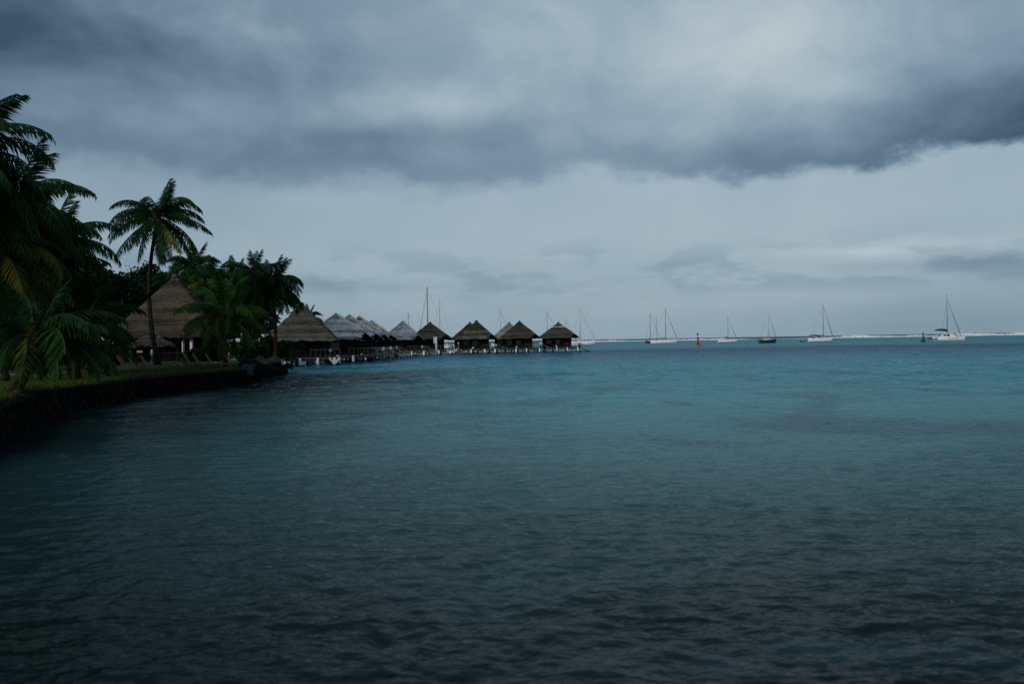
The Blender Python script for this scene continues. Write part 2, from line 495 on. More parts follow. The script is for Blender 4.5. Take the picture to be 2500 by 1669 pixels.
def water_material():
    m, q, b = material('water')
    geo = q.n('ShaderNodeNewGeometry')
    pos = geo.outputs['Position']
    sp = q.n('ShaderNodeSeparateXYZ')
    q.put(sp.inputs[0], pos)
    x, y = sp.outputs[0], sp.outputs[1]
    # depth and sea bed: sand, coral heads, dark channel, pale lagoon shelf, open ocean
    w1 = q.noise(q.v('MULTIPLY', pos, (0.02, 0.03, 0)), 1.0, 4, 0.6)
    ywarp = q.m('MULTIPLY', y, q.m('MULTIPLY_ADD', w1, 0.36, 0.82))
    lg = q.m('DIVIDE', q.m('LOGARITHM', q.m('MAXIMUM', ywarp, 1.0), 10.0), 4.0)
    def s(d): return math.log10(d) / 4
    body = q.ramp(lg, [(s(5), (0.004, 0.0082, 0.0065)), (s(9), (0.008, 0.0175, 0.0158)), (s(14), (0.026, 0.0762, 0.0800)), (s(22), (0.062, 0.2009, 0.2278)),
                       (s(42), (0.086, 0.3141, 0.3674)), (s(100), (0.060, 0.2987, 0.3906)), (s(160), (0.030, 0.1648, 0.2604)), (s(220), (0.012, 0.0721, 0.1395)), (s(270), (0.040, 0.2472, 0.3116)),
                       (s(850), (0.044, 0.2626, 0.3208)), (s(1080), (0.012, 0.0536, 0.1163)), (s(3000), (0.010, 0.0412, 0.0977))])
    coral = q.smooth(q.noise(q.v('MULTIPLY', pos, (0.14, 0.11, 0)), 1.0, 5, 0.65, 0.8), 0.46, 0.64)
    body = q.mix(q.m('MULTIPLY', coral, q.maprange(y, 50.0, 130.0, 0.55, 0.12)), body, (0.030, 0.085, 0.105))
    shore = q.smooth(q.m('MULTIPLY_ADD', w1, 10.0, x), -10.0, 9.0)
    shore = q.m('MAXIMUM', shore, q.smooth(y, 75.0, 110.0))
    body = q.mix(q.m('MULTIPLY_ADD', shore, -0.95, 0.95), body, (0.005, 0.011, 0.009))  # dark inshore water, partly the trees' dark reflection painted into the body colour
    bn = q.n('ShaderNodeBump')
    bn.inputs['Distance'].default_value = 1.0
    bn.inputs['Strength'].default_value = 1.0
    h1 = q.m('MULTIPLY', q.noise(q.v('MULTIPLY', pos, (1.0, 1.6, 1.0)), 2.2, 3, 0.55), 0.05)
    far = q.smooth(y, 18.0, 90.0)
    h2 = q.m('MULTIPLY', q.noise(q.v('MULTIPLY', pos, (0.8, 0.5, 1.0)), 1.0, 3, 0.55), q.m('MULTIPLY', far, 0.55))
    q.put(bn.inputs['Height'], q.m('ADD', h1, h2))
    q.nt.nodes.remove(b)
    df = q.n('ShaderNodeBsdfDiffuse')
    q.put(df.inputs['Color'], body)
    gl = q.n('ShaderNodeBsdfGlossy')
    gl.inputs['Color'].default_value = (1, 1, 1, 1)
    q.put(gl.inputs['Roughness'], q.maprange(y, 220.0, 500.0, 0.05, 0.26))
    q.put(gl.inputs['Normal'], bn.outputs[0])
    fr = q.n('ShaderNodeFresnel')
    fr.inputs['IOR'].default_value = 1.33
    q.put(fr.inputs['Normal'], bn.outputs[0])
    # facets of a choppy sea hide one another at grazing angles, so the mean reflectance levels off
    fac = q.m('DIVIDE', fr.outputs[0], q.m('MULTIPLY_ADD', fr.outputs[0], 1.7, 2.5))
    mx = q.n('ShaderNodeMixShader')
    q.put(mx.inputs[0], fac)
    q.nt.links.new(df.outputs[0], mx.inputs[1]); q.nt.links.new(gl.outputs[0], mx.inputs[2])
    out = [n for n in q.nt.nodes if n.type == 'OUTPUT_MATERIAL'][0]
    q.nt.links.new(mx.outputs[0], out.inputs[0])
    return m


M['water'] = water_material()


def foam_material():
    m, q, b = material('foam')
    tcn = q.n('ShaderNodeTexCoord')
    f = q.noise(tcn.outputs['Object'], 0.8, 4, 0.6)
    q.put(b.inputs['Base Color'], q.ramp(f, [(0.3, (0.74, 0.78, 0.80)), (0.65, (0.90, 0.92, 0.92))]))
    b.inputs['Roughness'].default_value = 0.9
    return m


M['foam'] = foam_material()

# ------------------------------------------------------------------ water: one sheet with real waves near, out to the horizon
def build_water():
    radii = [0.0, 1.5, 3.0]
    r = 3.0
    while r < 700:
        r *= 1.0046
        radii.append(r)
    while r < 40000:
        r *= 1.12
        radii.append(r)
    radii = np.array(radii)
    a_f = np.linspace(-R(34), R(34), 400)
    a_b = np.linspace(R(34), 2 * math.pi - R(34), 42)[1:-1]
    ang = np.concatenate([a_f, a_b])
    na, nr = len(ang), len(radii)
    RR, AA = np.meshgrid(radii, ang, indexing='ij')
    X, Y = RR * np.sin(AA), RR * np.cos(AA)
    Z = np.zeros_like(X)
    cell = np.maximum(RR * 0.0046, RR * (R(68) / 400))
    wr = np.random.default_rng(3)
    for i in range(128):
        lam = 0.20 * (9.0 ** (wr.random() ** 1.2))
        swell = i >= 110
        if swell:
            lam = wr.uniform(2.2, 6.5)
        th = R(96) + wr.normal() * R(44)
        k = 2 * math.pi / lam
        amp = (0.0065 * lam if swell else 0.0019 * lam ** 0.70) * wr.uniform(0.5, 1.3)
        ph = wr.uniform(0, 2 * math.pi)
        fade = np.clip((lam / cell - 2.2) / 2.0, 0, 1)
        if swell:      # sheltered by the shore, growing with fetch further out
            fade = fade * np.clip((RR - 22) / 60, 0, 1)
        t = k * (X * math.cos(th) + Y * math.sin(th)) + ph
        # groups of waves, so that crests stay short
        t2 = 0.13 * k * (X * math.cos(th + 1.2) + Y * math.sin(th + 1.2)) + ph * 3
        Z += amp * fade * (np.sin(t) + 0.32 * np.cos(2 * t) - 0.10 * np.sin(3 * t)) * (0.65 + 0.6 * np.sin(t2))
    wind = 0.62 + 0.55 * (0.5 + 0.5 * np.sin(X / 9.1 + 1.7 * np.sin(Y / 13.0)) * np.sin(Y / 7.3 + 1.3 * np.sin(X / 17.0 + 2))) + 0.25 * np.sin(X / 31.0 + Y / 47.0 + 1)
    Z *= np.maximum(0.35, wind)
    front = (np.abs(((AA + math.pi) % (2 * math.pi)) - math.pi) < R(33.99))
    Z *= np.where(front, 1, 0)
    Z *= np.clip((RR - 2) / 2, 0, 1)
    V = np.stack([X, Y, Z], -1).reshape(-1, 3)
    i, j = np.meshgrid(np.arange(nr - 1), np.arange(na), indexing='ij')
    j2 = (j + 1) % na
    F = np.stack([i * na + j, (i + 1) * na + j, (i + 1) * na + j2, i * na + j2], -1).reshape(-1, 4)
    F = F[:, ::-1]
    me = np_mesh('water', V, F, M['water'], True)
    o = link('water', me)
    tag(o, kind='structure')
    o['label'] = 'rippled dark teal lagoon water reaching out to the horizon'
    return o


build_water()

# sea bed is not visible; reef surf far out
def surf(name, x0, x1, Yd, depth, hfun, label):
    nx = max(30, int((x1 - x0) / 1.6)); ny = 9
    xs = np.linspace(x0, x1, nx)
    ys = np.linspace(-depth / 2, depth / 2, ny)
    h = np.array([hfun(x) for x in xs])
    rg = np.random.default_rng(abs(hash(label)) % 1000 if False else len(label))
    jit = rg.random((nx, ny))
    wob = 9 * np.sin(xs * 0.013) + 5 * np.sin(xs * 0.041 + 1)
    Vv, Ff = [], []
    for i in range(nx):
        for j in range(ny):
            prof = math.sin(math.pi * j / (ny - 1)) ** 0.8
            z = h[i] * prof * (0.75 + 0.4 * jit[i, j]) - 0.12
            Vv.append((xs[i], Yd + ys[j] * (0.7 + 0.3 * jit[i, j]) + wob[i], z))
    for i in range(nx - 1):
        for j in range(ny - 1):
            a = i * ny + j
            Ff.append((a, a + ny, a + ny + 1, a + 1))
    me = MB().add(Vv, Ff).mesh(name, M['foam'], False)
    o = link(name, me)
    tag(o, label, 'surf', kind='stuff')
    return o


def vnoise(x, s, seed=0):
    return 0.5 + 0.5 * (math.sin(x * s + seed) * 0.5 + math.sin(x * s * 2.3 + seed * 1.7 + 1) * 0.3 + math.sin(x * s * 5.1 + seed * 2.9) * 0.2)


YR = 1020
def surf_h(x):
    px = x / YR * FPX + 1250
    base = 1.1
    if px > 2050: base = 1.9
    if px > 2300: base = 2.2
    if px > 2410: base = 2.2 + 1.8 * max(0, vnoise(x, 0.07, 2) - 0.55) * 2
    if 1430 < px < 1770: base = 1.8
    if 1820 < px < 2000: base = 0.7
    return base * (0.42 + 1.1 * vnoise(x, 0.045, 5) * (0.55 + 0.6 * vnoise(x, 0.012, 9)))
surf('reef_surf', P(1380, 830, YR).x, P(2620, 815, YR).x, YR, 34, surf_h, 'long white line of surf breaking on the reef near the horizon')

# ------------------------------------------------------------------ land
SHORE = [(-4, -30), (-7, -5), (-10.5, 14), (-13.0, 24), (-14.6, 28.5), (-17.2, 35.8), (-18.2, 40.5), (-19.0, 49.8), (-18.4, 57), (-17.6, 65),
         (-18.3, 72), (-20.8, 86), (-26.5, 97), (-32, 112), (-38, 150), (-60, 200), (-140, 260), (-420, 300), (-420, -30)]
LAWN_Z = 1.0
bm = bmesh.new()
vs = [bm.verts.new((x - (0.25 if i < 14 else 0), y, LAWN_Z)) for i, (x, y) in enumerate(SHORE)]
f = bm.faces.new(vs)
if f.normal.z < 0: f.normal_flip()
bmesh.ops.triangulate(bm, faces=bm.faces[:])
me = bpy.data.meshes.new('lawn'); bm.to_mesh(me); bm.free()
me.materials.append(M['lawn'])
lawn = link('lawn', me)
tag(lawn, 'green resort lawn on top of the dark sea wall', kind='structure')

# earth core under the lawn, a little inside the wall stones
core = MB()
pts = [(x - 0.28, y) for x, y in SHORE[:14]]
for (a, b) in zip(pts[:-1], pts[1:]):
    core.add([(a[0], a[1], -0.6), (b[0], b[1], -0.6), (b[0], b[1], LAWN_Z - 0.02), (a[0], a[1], LAWN_Z - 0.02)], [(0, 1, 2, 3)])
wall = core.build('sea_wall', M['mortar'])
tag(wall, 'low dark stone sea wall holding the lawn above the water', 'wall')


def stone_mesh(name, seed, sx, sy, sz, mat):
    rr = random.Random(seed)
    b = bmesh.new()
    bmesh.ops.create_cube(b, size=1)
    bmesh.ops.bevel(b, geom=b.edges[:], offset=0.16, segments=1, affect='EDGES')
    for v in b.verts:
        v.co = Vector((v.co.x * sx, v.co.y * sy, v.co.z * sz)) + Vector([rr.uniform(-1, 1) * s * 0.07 for s in (sx, sy, sz)])
    me = bpy.data.meshes.new(name)
    b.to_mesh(me); b.free()
    me.materials.append(mat)
    return me


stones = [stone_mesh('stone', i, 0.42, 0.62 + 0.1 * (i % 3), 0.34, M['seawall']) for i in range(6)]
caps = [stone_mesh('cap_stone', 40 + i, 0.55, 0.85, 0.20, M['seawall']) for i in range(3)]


def along(path, step):
    out = []
    for a, b in zip(path[:-1], path[1:]):
        a, b = Vector(a), Vector(b)
        n = max(1, round((b - a).length / step))
        for i in range(n):
            p = a.lerp(b, (i + 0.5) / n)
            d = (b - a).normalized()
            out.append((p, math.atan2(d.y, d.x) - math.pi / 2))
    return out


for row, z in enumerate((0.02, 0.34, 0.64)):
    for k, (p, a) in enumerate(along(SHORE[3:11], 0.70 if row else 0.74)):
        o = link('stone', random.choice(stones), wall)
        o.location = (p.x + random.uniform(-0.05, 0.05) - (0.05 if row == 2 else 0), p.y, z + random.uniform(-0.03, 0.03))
        o.rotation_euler = (random.uniform(-0.06, 0.06), random.uniform(-0.08, 0.08), a + random.uniform(-0.08, 0.08) + (math.pi if random.random() < 0.5 else 0))
        s_ = random.uniform(0.9, 1.12); o.scale = (s_, s_, s_)
for k, (p, a) in enumerate(along(SHORE[3:11], 0.9)):
    o = link('cap_stone', random.choice(caps), wall)
    o.location = (p.x - 0.12, p.y, 0.90 + random.uniform(-0.03, 0.03))
    o.rotation_euler = (0, random.uniform(-0.04, 0.04), a + random.uniform(-0.1, 0.1))

# grass: blades along the wall and over the near lawn
def grass():
    n = 26000
    rg = np.random.default_rng(5)
    Yp = rg.uniform(26, 84, n)
    sx = np.interp(Yp, [p[1] for p in SHORE[3:13]], [p[0] for p in SHORE[3:13]])
    back = rg.random(n) ** 2.2 * 9
    Xp = sx - 0.45 - back
    h = rg.uniform(0.05, 0.16, n) * np.where(back < 0.6, 1.6, 1)
    a = rg.uniform(0, math.pi, n)
    w = 0.018
    dx, dy = np.cos(a) * w, np.sin(a) * w
    lx, ly = rg.normal(0, 0.05, n), rg.normal(0, 0.05, n)
    z0 = np.full(n, LAWN_Z)
    V = np.stack([np.stack([Xp - dx, Yp - dy, z0], -1), np.stack([Xp + dx, Yp + dy, z0], -1), np.stack([Xp + lx, Yp + ly, z0 + h], -1)], 1).reshape(-1, 3)
    F = np.arange(3 * n).reshape(-1, 3)
    return V, F


Vg, Fg = grass()
gr = link('grass', np_mesh('grass', Vg, Fg, foliage('grass_blade', (0.016, 0.046, 0.010), (0.040, 0.080, 0.016), (0.10, 0.105, 0.028))))
tag(gr, 'short grass blades growing along the edge of the lawn', 'grass', kind='stuff')


# ------------------------------------------------------------------ boulders at the end of the wall
def boulder(name, loc, size, seed, mat, label, group=None, squash=0.75):
    rr = random.Random(seed)
    b = bmesh.new()
    bmesh.ops.create_icosphere(b, subdivisions=2, radius=1)
    ph = [rr.uniform(0, 6.28) for _ in range(6)]
    for v in b.verts:
        c = v.co
        k = 1 + 0.16 * math.sin(2.3 * c.x + ph[0]) + 0.14 * math.sin(2.9 * c.y + ph[1]) + 0.12 * math.sin(3.7 * c.z + ph[2]) + 0.08 * math.sin(6 * c.x + 5 * c.y + ph[3])
        v.co = Vector((c.x * size * k * rr.uniform(0.96, 1.04), c.y * size * k * 0.9, max(-0.7, c.z) * size * k * squash))
    me = bpy.data.meshes.new(name)
    b.to_mesh(me); b.free()
    me.materials.append(mat)
    o = link(name, me)
    o.location = loc
    o.rotation_euler = (0, 0, rr.uniform(0, 6.28))
    tag(o, label, 'rock', group)
    return o


rocks = [
    (627, 900, 68, 0.95, 'rock', 'biggest rounded dark boulder at the corner of the sea wall'),
    (604, 893, 67, 0.60, 'rock', 'dark boulder between the sea wall end and the biggest rounded boulder'),
    (650, 905, 72, 0.62, 'rock', 'dark boulder in the water right of the biggest rounded boulder'),
    (672, 897, 79, 0.70, 'rock', 'dark angular boulder below the pale concrete ledge'),
    (690, 903, 84, 0.60, 'rock', 'low dark boulder at the tip of the rocky point'),
    (640, 884, 80, 0.70, 'rock_grey', 'grey boulder behind the biggest rounded boulder'),
    (664, 882, 86, 0.75, 'rock_grey', 'grey boulder leaning against the pale concrete ledge'),
    (700, 892, 88, 0.42, 'rock', 'small dark rock washed by water right of the rocky point'),
    (616, 882, 76, 0.55, 'rock_grey', 'small grey boulder just behind the blue tarpaulin'),
]
for i, (px, py, Yd, sz, mt, lb) in enumerate(rocks):
    p = P(px, py, Yd)
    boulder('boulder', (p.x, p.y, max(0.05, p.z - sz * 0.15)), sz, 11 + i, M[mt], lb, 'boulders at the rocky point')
# pale ledge
p = P(648, 884, 88)
m_ = MB()
m_.box((0, 0, 0.0), (3.0, 2.0, 0.35)); m_.box((0.3, 0.2, 0.22), (2.2, 1.4, 0.16), 0.1)
o = m_.build('concrete_ledge', M['concrete'])
o.location = (p.x, p.y, 1.05); o.rotation_euler = (0, 0.03, 0.25)
tag(o, 'pale worn concrete ledge above the grey boulders', 'ledge')
# blue tarp draped over the end of the wall
p = P(607, 894, 66)
tv, tf = [], []
for i in range(9):
    for j in range(7):
        x = (i / 8 - 0.5) * 0.9
        t = j / 6
        tv.append((x + 0.05 * math.sin(j * 2 + i), 0.42 - 0.85 * t + 0.05 * math.sin(i * 1.7), 0.28 * (1 - t ** 1.6 * 2.6) + 0.04 * math.sin(i * 2.1 + j)))
for i in range(8):
    for j in range(6):
        a = i * 7 + j
        tf.append((a, a + 7, a + 8, a + 1))
me = MB().add(tv, tf)
o = me.build('tarpaulin', M['tarp_blue'], smooth=True)
so = o.modifiers.new('thick', 'SOLIDIFY'); so.thickness = 0.02
o.location = (p.x, p.y - 0.3, 1.05)
tag(o, 'dull blue tarpaulin draped over the end of the sea wall', 'tarpaulin')


# ------------------------------------------------------------------ palms
def frond_mesh(e0, e1, Ln, seed, mat_leaf, leaflets=46, leaf_len=1.12, droop=0.55, width=0.10, side=0.0):
    """one coconut frond along +X: the rib bends from elevation e0 to e1, leaflets hang from both sides"""
    rr = random.Random(seed)
    N = 22
    pts = [Vector((0, 0, 0))]
    tang = []
    for i in range(N):
        t = (i + 0.5) / N
        e = R(e0 + (e1 - e0) * t ** 1.15)
        az = side * t * t
        d = Vector((math.cos(e) * math.cos(az), math.cos(e) * math.sin(az), math.sin(e)))
        tang.append(d)
        pts.append(pts[-1] + d * (Ln / N))
    tang.append(tang[-1])
    mb = MB()
    mb.tube(pts, [0.055 * (1 - 0.85 * i / N) + 0.008 for i in range(N + 1)], 4)
    nv_r = len(mb.f)
    for sgn in (-1, 1):
        for k in range(leaflets):
            t = 0.13 + 0.87 * (k + rr.random() * 0.6) / leaflets
            i = min(N - 1, int(t * N)); ft = t * N - i
            p = pts[i].lerp(pts[i + 1], min(1, ft))
            T = tang[i]
            S = T.cross(Vector((0, 0, 1)))
            S = S.normalized() if S.length > 0.05 else Vector((0, 1, 0))
            U = S.cross(T)
            prof = math.sin(math.pi * min(1, (t * 0.86 + 0.14)) ** 0.9) ** 0.55 if t < 0.99 else 0.4
            ll = leaf_len * max(0.32, prof) * rr.uniform(0.85, 1.1)
            fw = 0.25 + 0.42 * t
            d = (S * sgn * (0.85 - 0.3 * t) + T * fw - U * rr.uniform(0.15, 0.6)).normalized()
            a = p
            mid = a + d * ll * 0.5 - Vector((0, 0, droop * 0.16 * ll))
            d2 = (d - Vector((0, 0, droop * 0.9))).normalized()
            tip = mid + d2 * ll * 0.55
            wv = T * width * 0.5
            mb.add([a - wv * 0.6, a + wv * 0.6, mid + wv, mid - wv, tip], [(0, 1, 2, 3), (3, 2, 4)])
    me = mb.mesh('frond', mat_leaf)
    me.materials.append(M['rachis'])
    me.polygons.foreach_set('material_index', [1 if i < nv_r else 0 for i in range(len(me.polygons))])
    return me


FR = {}
def frond_pool(kind):
    """a few shared fronds for every stage: spear, raised, level, hanging, dead"""
    if kind in FR:
        return FR[kind]
    leaf = {'dark': 'palm_leaf', 'bright': 'palm_bright'}[kind]
    D = {
        'spear': [frond_mesh(84, 50, 4.0, 1, M[leaf], droop=0.25), frond_mesh(80, 20, 4.4, 2, M[leaf], droop=0.35, side=0.2)],
        'raised': [frond_mesh(66, -52, 4.9, 3, M[leaf], droop=0.7), frond_mesh(58, -64, 4.8, 4, M[leaf], side=-0.35, droop=0.8), frond_mesh(62, -38, 5.0, 5, M[leaf], side=0.3, droop=0.7)],
        'level': [frond_mesh(34, -72, 4.9, 6, M[leaf], droop=0.8), frond_mesh(26, -78, 4.7, 7, M[leaf], side=0.35, droop=0.9), frond_mesh(18, -70, 4.8, 8, M[leaf], side=-0.3, droop=0.7), frond_mesh(22, -74, 4.6, 18, M['palm_yellow'], 34, 0.9, 0.9) if kind == 'bright' else frond_mesh(22, -74, 4.7, 18, M['palm_bright'], 40, 1.0, 0.9)],
        'hanging': [frond_mesh(-6, -76, 4.8, 9, M[leaf], droop=0.8), frond_mesh(-24, -80, 4.6, 10, M[leaf], droop=0.9, side=0.2)],
        'dead': [frond_mesh(-38, -86, 4.3, 11, M['palm_dead'], 30, 0.7, 1.0), frond_mesh(-52, -88, 4.0, 12, M['palm_yellow'], 30, 0.7, 1.0)],
    }
    FR[kind] = D
    return D


def trunk_mesh(base, top, bend, r0, r1, mat, seed):
    rr = random.Random(seed)
    n = 26
    mb = MB()
    pts, rad = [], []
    for i in range(n + 1):
        t = i / n
        p = base.lerp(top, t) + bend * math.sin(math.pi * t) - base
        pts.append(p)
        r = r0 + (r1 - r0) * t + 0.12 * r0 * max(0, 1 - t * 9) * 3
        rad.append(r * (1 + 0.06 * (i % 2)) * rr.uniform(0.97, 1.03))
    mb.tube(pts, rad, 9)
    return mb.mesh('trunk', mat, True)


def palm(label, base, top, bend=(0, 0, 0), kind='dark', n=26, scale=1.0, seed=1, r0=0.17, r1=0.11, bark='bark', custom=None, dead=2, name='coconut_palm', nuts=6, low=0.75):
    rr = random.Random(seed)
    base, top = Vector(base), Vector(top)
    root = empty(name, base)
    tag(root, label, 'palm tree', 'coconut palms on the shore')
    link('trunk', trunk_mesh(base, top, Vector(bend), r0, r1, M[bark], seed), root)
    c = top - base
    mb = MB()
    mb.lathe([(r1 * 0.9, -0.5), (r1 * 2.1, -0.12), (r1 * 1.9, 0.25), (r1 * 0.6, 0.75)], 9, c)
    mb.build('crown_shaft', M['husk'], root, True)
    for k in range(nuts):
        a = rr.uniform(0, 6.28)
        nb = MB(); s_ = 0.13 * scale
        nb.lathe([(0.02, -1.3 * s_), (0.8 * s_, -0.7 * s_), (s_, 0), (0.7 * s_, 0.8 * s_), (0.02, 1.2 * s_)], 7)
        o = nb.build('coconut', M['husk'], root, True)
        o.location = c + Vector((math.cos(a) * 0.32 * scale, math.sin(a) * 0.32 * scale, -0.25 - rr.random() * 0.3))
    def place(me, az, s_, tilt=0.0):
        o = link('frond', me, root)
        o.location = c + Vector((math.cos(az) * r1, math.sin(az) * r1, rr.uniform(-0.1, 0.2)))
        o.rotation_euler = (tilt, 0, az)
        o.scale = (s_, s_, s_)
    if custom:
        for i, (az, e0, e1, Ln, lf, dr) in enumerate(custom):
            place(frond_mesh(e0, e1, Ln, seed * 50 + i, M[lf], 56, 1.10, dr, 0.09), R(az), 1.0, rr.uniform(-0.25, 0.25))
    D = frond_pool(kind)
    for k in range(n):
        t = k / max(1, n - 1)
        az = k * 2.39996 + rr.uniform(-0.2, 0.2)
        st = 'spear' if t < 0.10 else 'raised' if t < 0.38 else 'level' if t < low else 'hanging'
        place(rr.choice(D[st]), az, scale * rr.uniform(0.88, 1.1), rr.uniform(-0.3, 0.3))
    for k in range(dead):
        place(rr.choice(D['dead']), rr.uniform(0, 6.28), scale * rr.uniform(0.8, 1.0))
    return root


# tall lone palm over the thatched hall
tb = P(386, 892, 85); tt = P(385, 533, 85)
L_ = 'palm_leaf'
tall = [
    (182, 66, -45, 4.7, L_, 0.5), (176, 36, -60, 4.9, L_, 0.55), (188, 12, -68, 4.7, L_, 0.6), (172, -22, -68, 5.2, 'palm_bright', 0.7),
    (200, 2, -66, 4.6, L_, 0.7), (215, -52, -84, 4.4, L_, 0.8), (250, -74, -88, 4.2, L_, 0.8), (300, -70, -88, 4.2, L_, 0.8),
    (60, 86, 52, 3.9, L_, 0.4), (-20, 72, -50, 4.7, L_, 0.5), (20, 64, -58, 4.4, L_, 0.5), (4, 42, -60, 4.4, L_, 0.5),
    (-14, 26, -62, 4.0, L_, 0.55), (8, 8, -50, 4.8, L_, 0.6), (-6, -18, -72, 5.0, L_, 0.65), (14, -36, -76, 4.9, 'palm_bright', 0.7),
    (-30, -44, -76, 4.6, L_, 0.75), (-40, -30, -70, 4.2, 'palm_yellow', 0.8), (100, 55, -20, 3.8, L_, 0.5), (80, 78, 10, 4.0, L_, 0.5), (150, 50, -30, 3.6, L_, 0.5),
    (-75, 40, -50, 3.5, L_, 0.6),
]
palm('tall lone coconut palm with a dark slender trunk in front of the thatched hall', (tb.x, tb.y, LAWN_Z), tt, (-0.75, 0, 0), n=10, scale=0.86, custom=tall, dead=1, seed=4, r0=0.22, r1=0.13)

# palms at the left edge, nearest first
b_, t_ = P(36, 962, 36), P(80, 842, 36)
palm('young leaning palm by the sea wall at the left edge, broad low green fronds', (b_.x, b_.y, LAWN_Z), t_, (0.1, 0, 0), 'dark', 26, 0.68, 21, 0.20, 0.16, 'bark_warm', dead=1, nuts=0, low=1.1, custom=[(-40, 45, -75, 3.0, 'palm_bright', 0.7), (-70, 30, -80, 2.9, 'palm_yellow', 0.8), (-5, 60, -65, 3.0, 'palm_bright', 0.7)])
b_, t_ = P(-120, 960, 47), P(-112, 402, 47)
palm('tallest palm cut by the left edge, its fronds highest of all', (b_.x, b_.y, LAWN_Z), t_, (0.3, 0, 0), 'dark', 38, 1.05, 22, dead=3)
b_, t_ = P(45, 930, 56), P(38, 520, 56)
palm('dark palm at the left with fronds hanging right of the tallest palm', (b_.x, b_.y, LAWN_Z), t_, (0.3, 0, 0), 'dark', 40, 1.05, 23, dead=3)
b_, t_ = P(120, 905, 70), P(132, 600, 70)
palm('dark palm behind the leaning young palm, with fronds drooping beside the leafy tree', (b_.x, b_.y, LAWN_Z), t_, (-0.3, 0, 0), 'dark', 36, 1.0, 24, dead=2)
b_, t_ = P(15, 940, 50), P(-5, 640, 50)
palm('palm with yellowing fronds hanging at the left edge', (b_.x, b_.y, LAWN_Z), t_, (-0.2, 0, 0), 'bright', 22, 0.9, 25, dead=3, custom=[(-10, 40, -80, 4.6, 'palm_yellow', 0.7), (-50, 20, -84, 4.4, 'palm_yellow', 0.7), (25, -5, -82, 4.2, 'palm_yellow', 0.8), (-80, 30, -80, 4.4, 'palm_bright', 0.7)])
b_, t_ = P(190, 915, 52), P(185, 842, 50)
palm('low bushy palm on the lawn left of the loungers', (b_.x, b_.y, LAWN_Z), t_, (0, 0, 0), 'dark', 18, 0.62, 26, 0.18, 0.15, 'bark_warm', dead=3, nuts=0)

b_, t_ = P(-30, 940, 62), P(-20, 560, 62)
palm('dark palm low behind the tallest palm at the left edge', (b_.x, b_.y, LAWN_Z), t_, (0.2, 0, 0), 'dark', 40, 1.0, 27, dead=2, low=0.6)
b_, t_ = P(100, 930, 60), P(95, 690, 60)
palm('mid height dark palm above the leaning young palm', (b_.x, b_.y, LAWN_Z), t_, (0.2, 0, 0), 'dark', 40, 0.95, 28, dead=2, low=0.6)
b_, t_ = P(215, 912, 60), P(205, 800, 60)
palm('short dense palm with drooping fronds just left of the loungers', (b_.x, b_.y, LAWN_Z), t_, (0.1, 0, 0), 'dark', 34, 0.78, 29, dead=2, nuts=0, low=0.6)

# palms around and behind the thatched hall
b_, t_ = P(548, 893, 72), P(548, 785, 72)
palm('young palm with bright arching fronds on the lawn edge right of the hall', (b_.x, b_.y, LAWN_Z), t_, (0.05, 0, 0), 'bright', 24, 0.80, 31, 0.2, 0.15, 'bark_warm', dead=3, nuts=3)
b_, t_ = P(672, 868, 96), P(664, 700, 96)
palm('full round palm with a brown trunk beside the conical thatched hut', (b_.x, b_.y, LAWN_Z), t_, (0.15, 0, 0), 'dark', 62, 0.80, 32, 0.2, 0.15, 'bark_warm', dead=5, nuts=8, low=0.55)
for i, (px, py, Yd, sc_, lb) in enumerate([
    (474, 655, 128, 1.05, 'palm crown just right of the peak of the hall roof'),
    (520, 690, 122, 1.0, 'palm behind the hall, second to the right of its peak'),
    (575, 690, 125, 1.0, 'palm behind the hall, third to the right of its peak'),
    (620, 672, 118, 1.0, 'palm rising behind the full round palm'),
    (425, 690, 150, 1.0, 'palm whose frond tip shows left of the hall peak'),
    (552, 738, 104, 0.95, 'palm rising right behind the bright young palm'),
    (596, 752, 98, 0.9, 'palm between the bright young palm and the full round palm'),
    (752, 778, 150, 0.66, 'small palm showing behind the right slope of the conical thatched hut'),
]):
    t_ = P(px, py, Yd)
    b_ = Vector((t_.x + random.uniform(-0.8, 0.8), Yd, LAWN_Z if px < 700 else 0.3))
    palm(lb, b_, t_, (random.uniform(-.3, .3), 0, 0), 'bright' if i in (1, 5, 6) else 'dark', 26, sc_ * 0.88, 60 + i, dead=2, nuts=3)


# ------------------------------------------------------------------ broadleaf trees and shrubs
def leaf_cloud(name, lobes, n, size, seed, mat):
    rg = np.random.default_rng(seed)
    C, A = [], []
    tot = sum(l[3] * l[4] * l[5] for l in lobes) 
    for (x, y, z, a, b, c) in lobes:
        k = max(30, int(n * (a * b * c) / tot))
        d = rg.normal(size=(k, 3)); d /= np.linalg.norm(d, axis=1)[:, None]
        r = rg.random(k) ** 0.28
        # leaves gather in clumps: bumps on the lobe
        bump = 1 + 0.16 * np.sin(7 * d[:, 0] + x) * np.sin(6 * d[:, 1] + y) + 0.12 * np.sin(9 * d[:, 2] + 5 * d[:, 0])
        C.append(np.array([x, y, z]) + d * (r * bump)[:, None] * np.array([a, b, c]))
    C = np.concatenate(C)
    k = len(C)
    n1 = rg.normal(size=(k, 3)); n1[:, 2] = np.abs(n1[:, 2]) * 0.6; n1 /= np.linalg.norm(n1, axis=1)[:, None]
    n2 = np.cross(n1, rg.normal(size=(k, 3))); n2 /= np.linalg.norm(n2, axis=1)[:, None]
    s = (size * rg.uniform(0.6, 1.35, k))[:, None]
    ll, ww = n1 * s, n2 * s * 0.36
    droop = np.zeros((k, 3)); droop[:, 2] = -0.25 * s[:, 0]
    V = np.stack([C - ll * 0.5, C + ww, C + ll * 0.55 + droop, C - ww], 1).reshape(-1, 3)
    F = np.arange(4 * k).reshape(-1, 4)
    return np_mesh(name, V, F, mat)


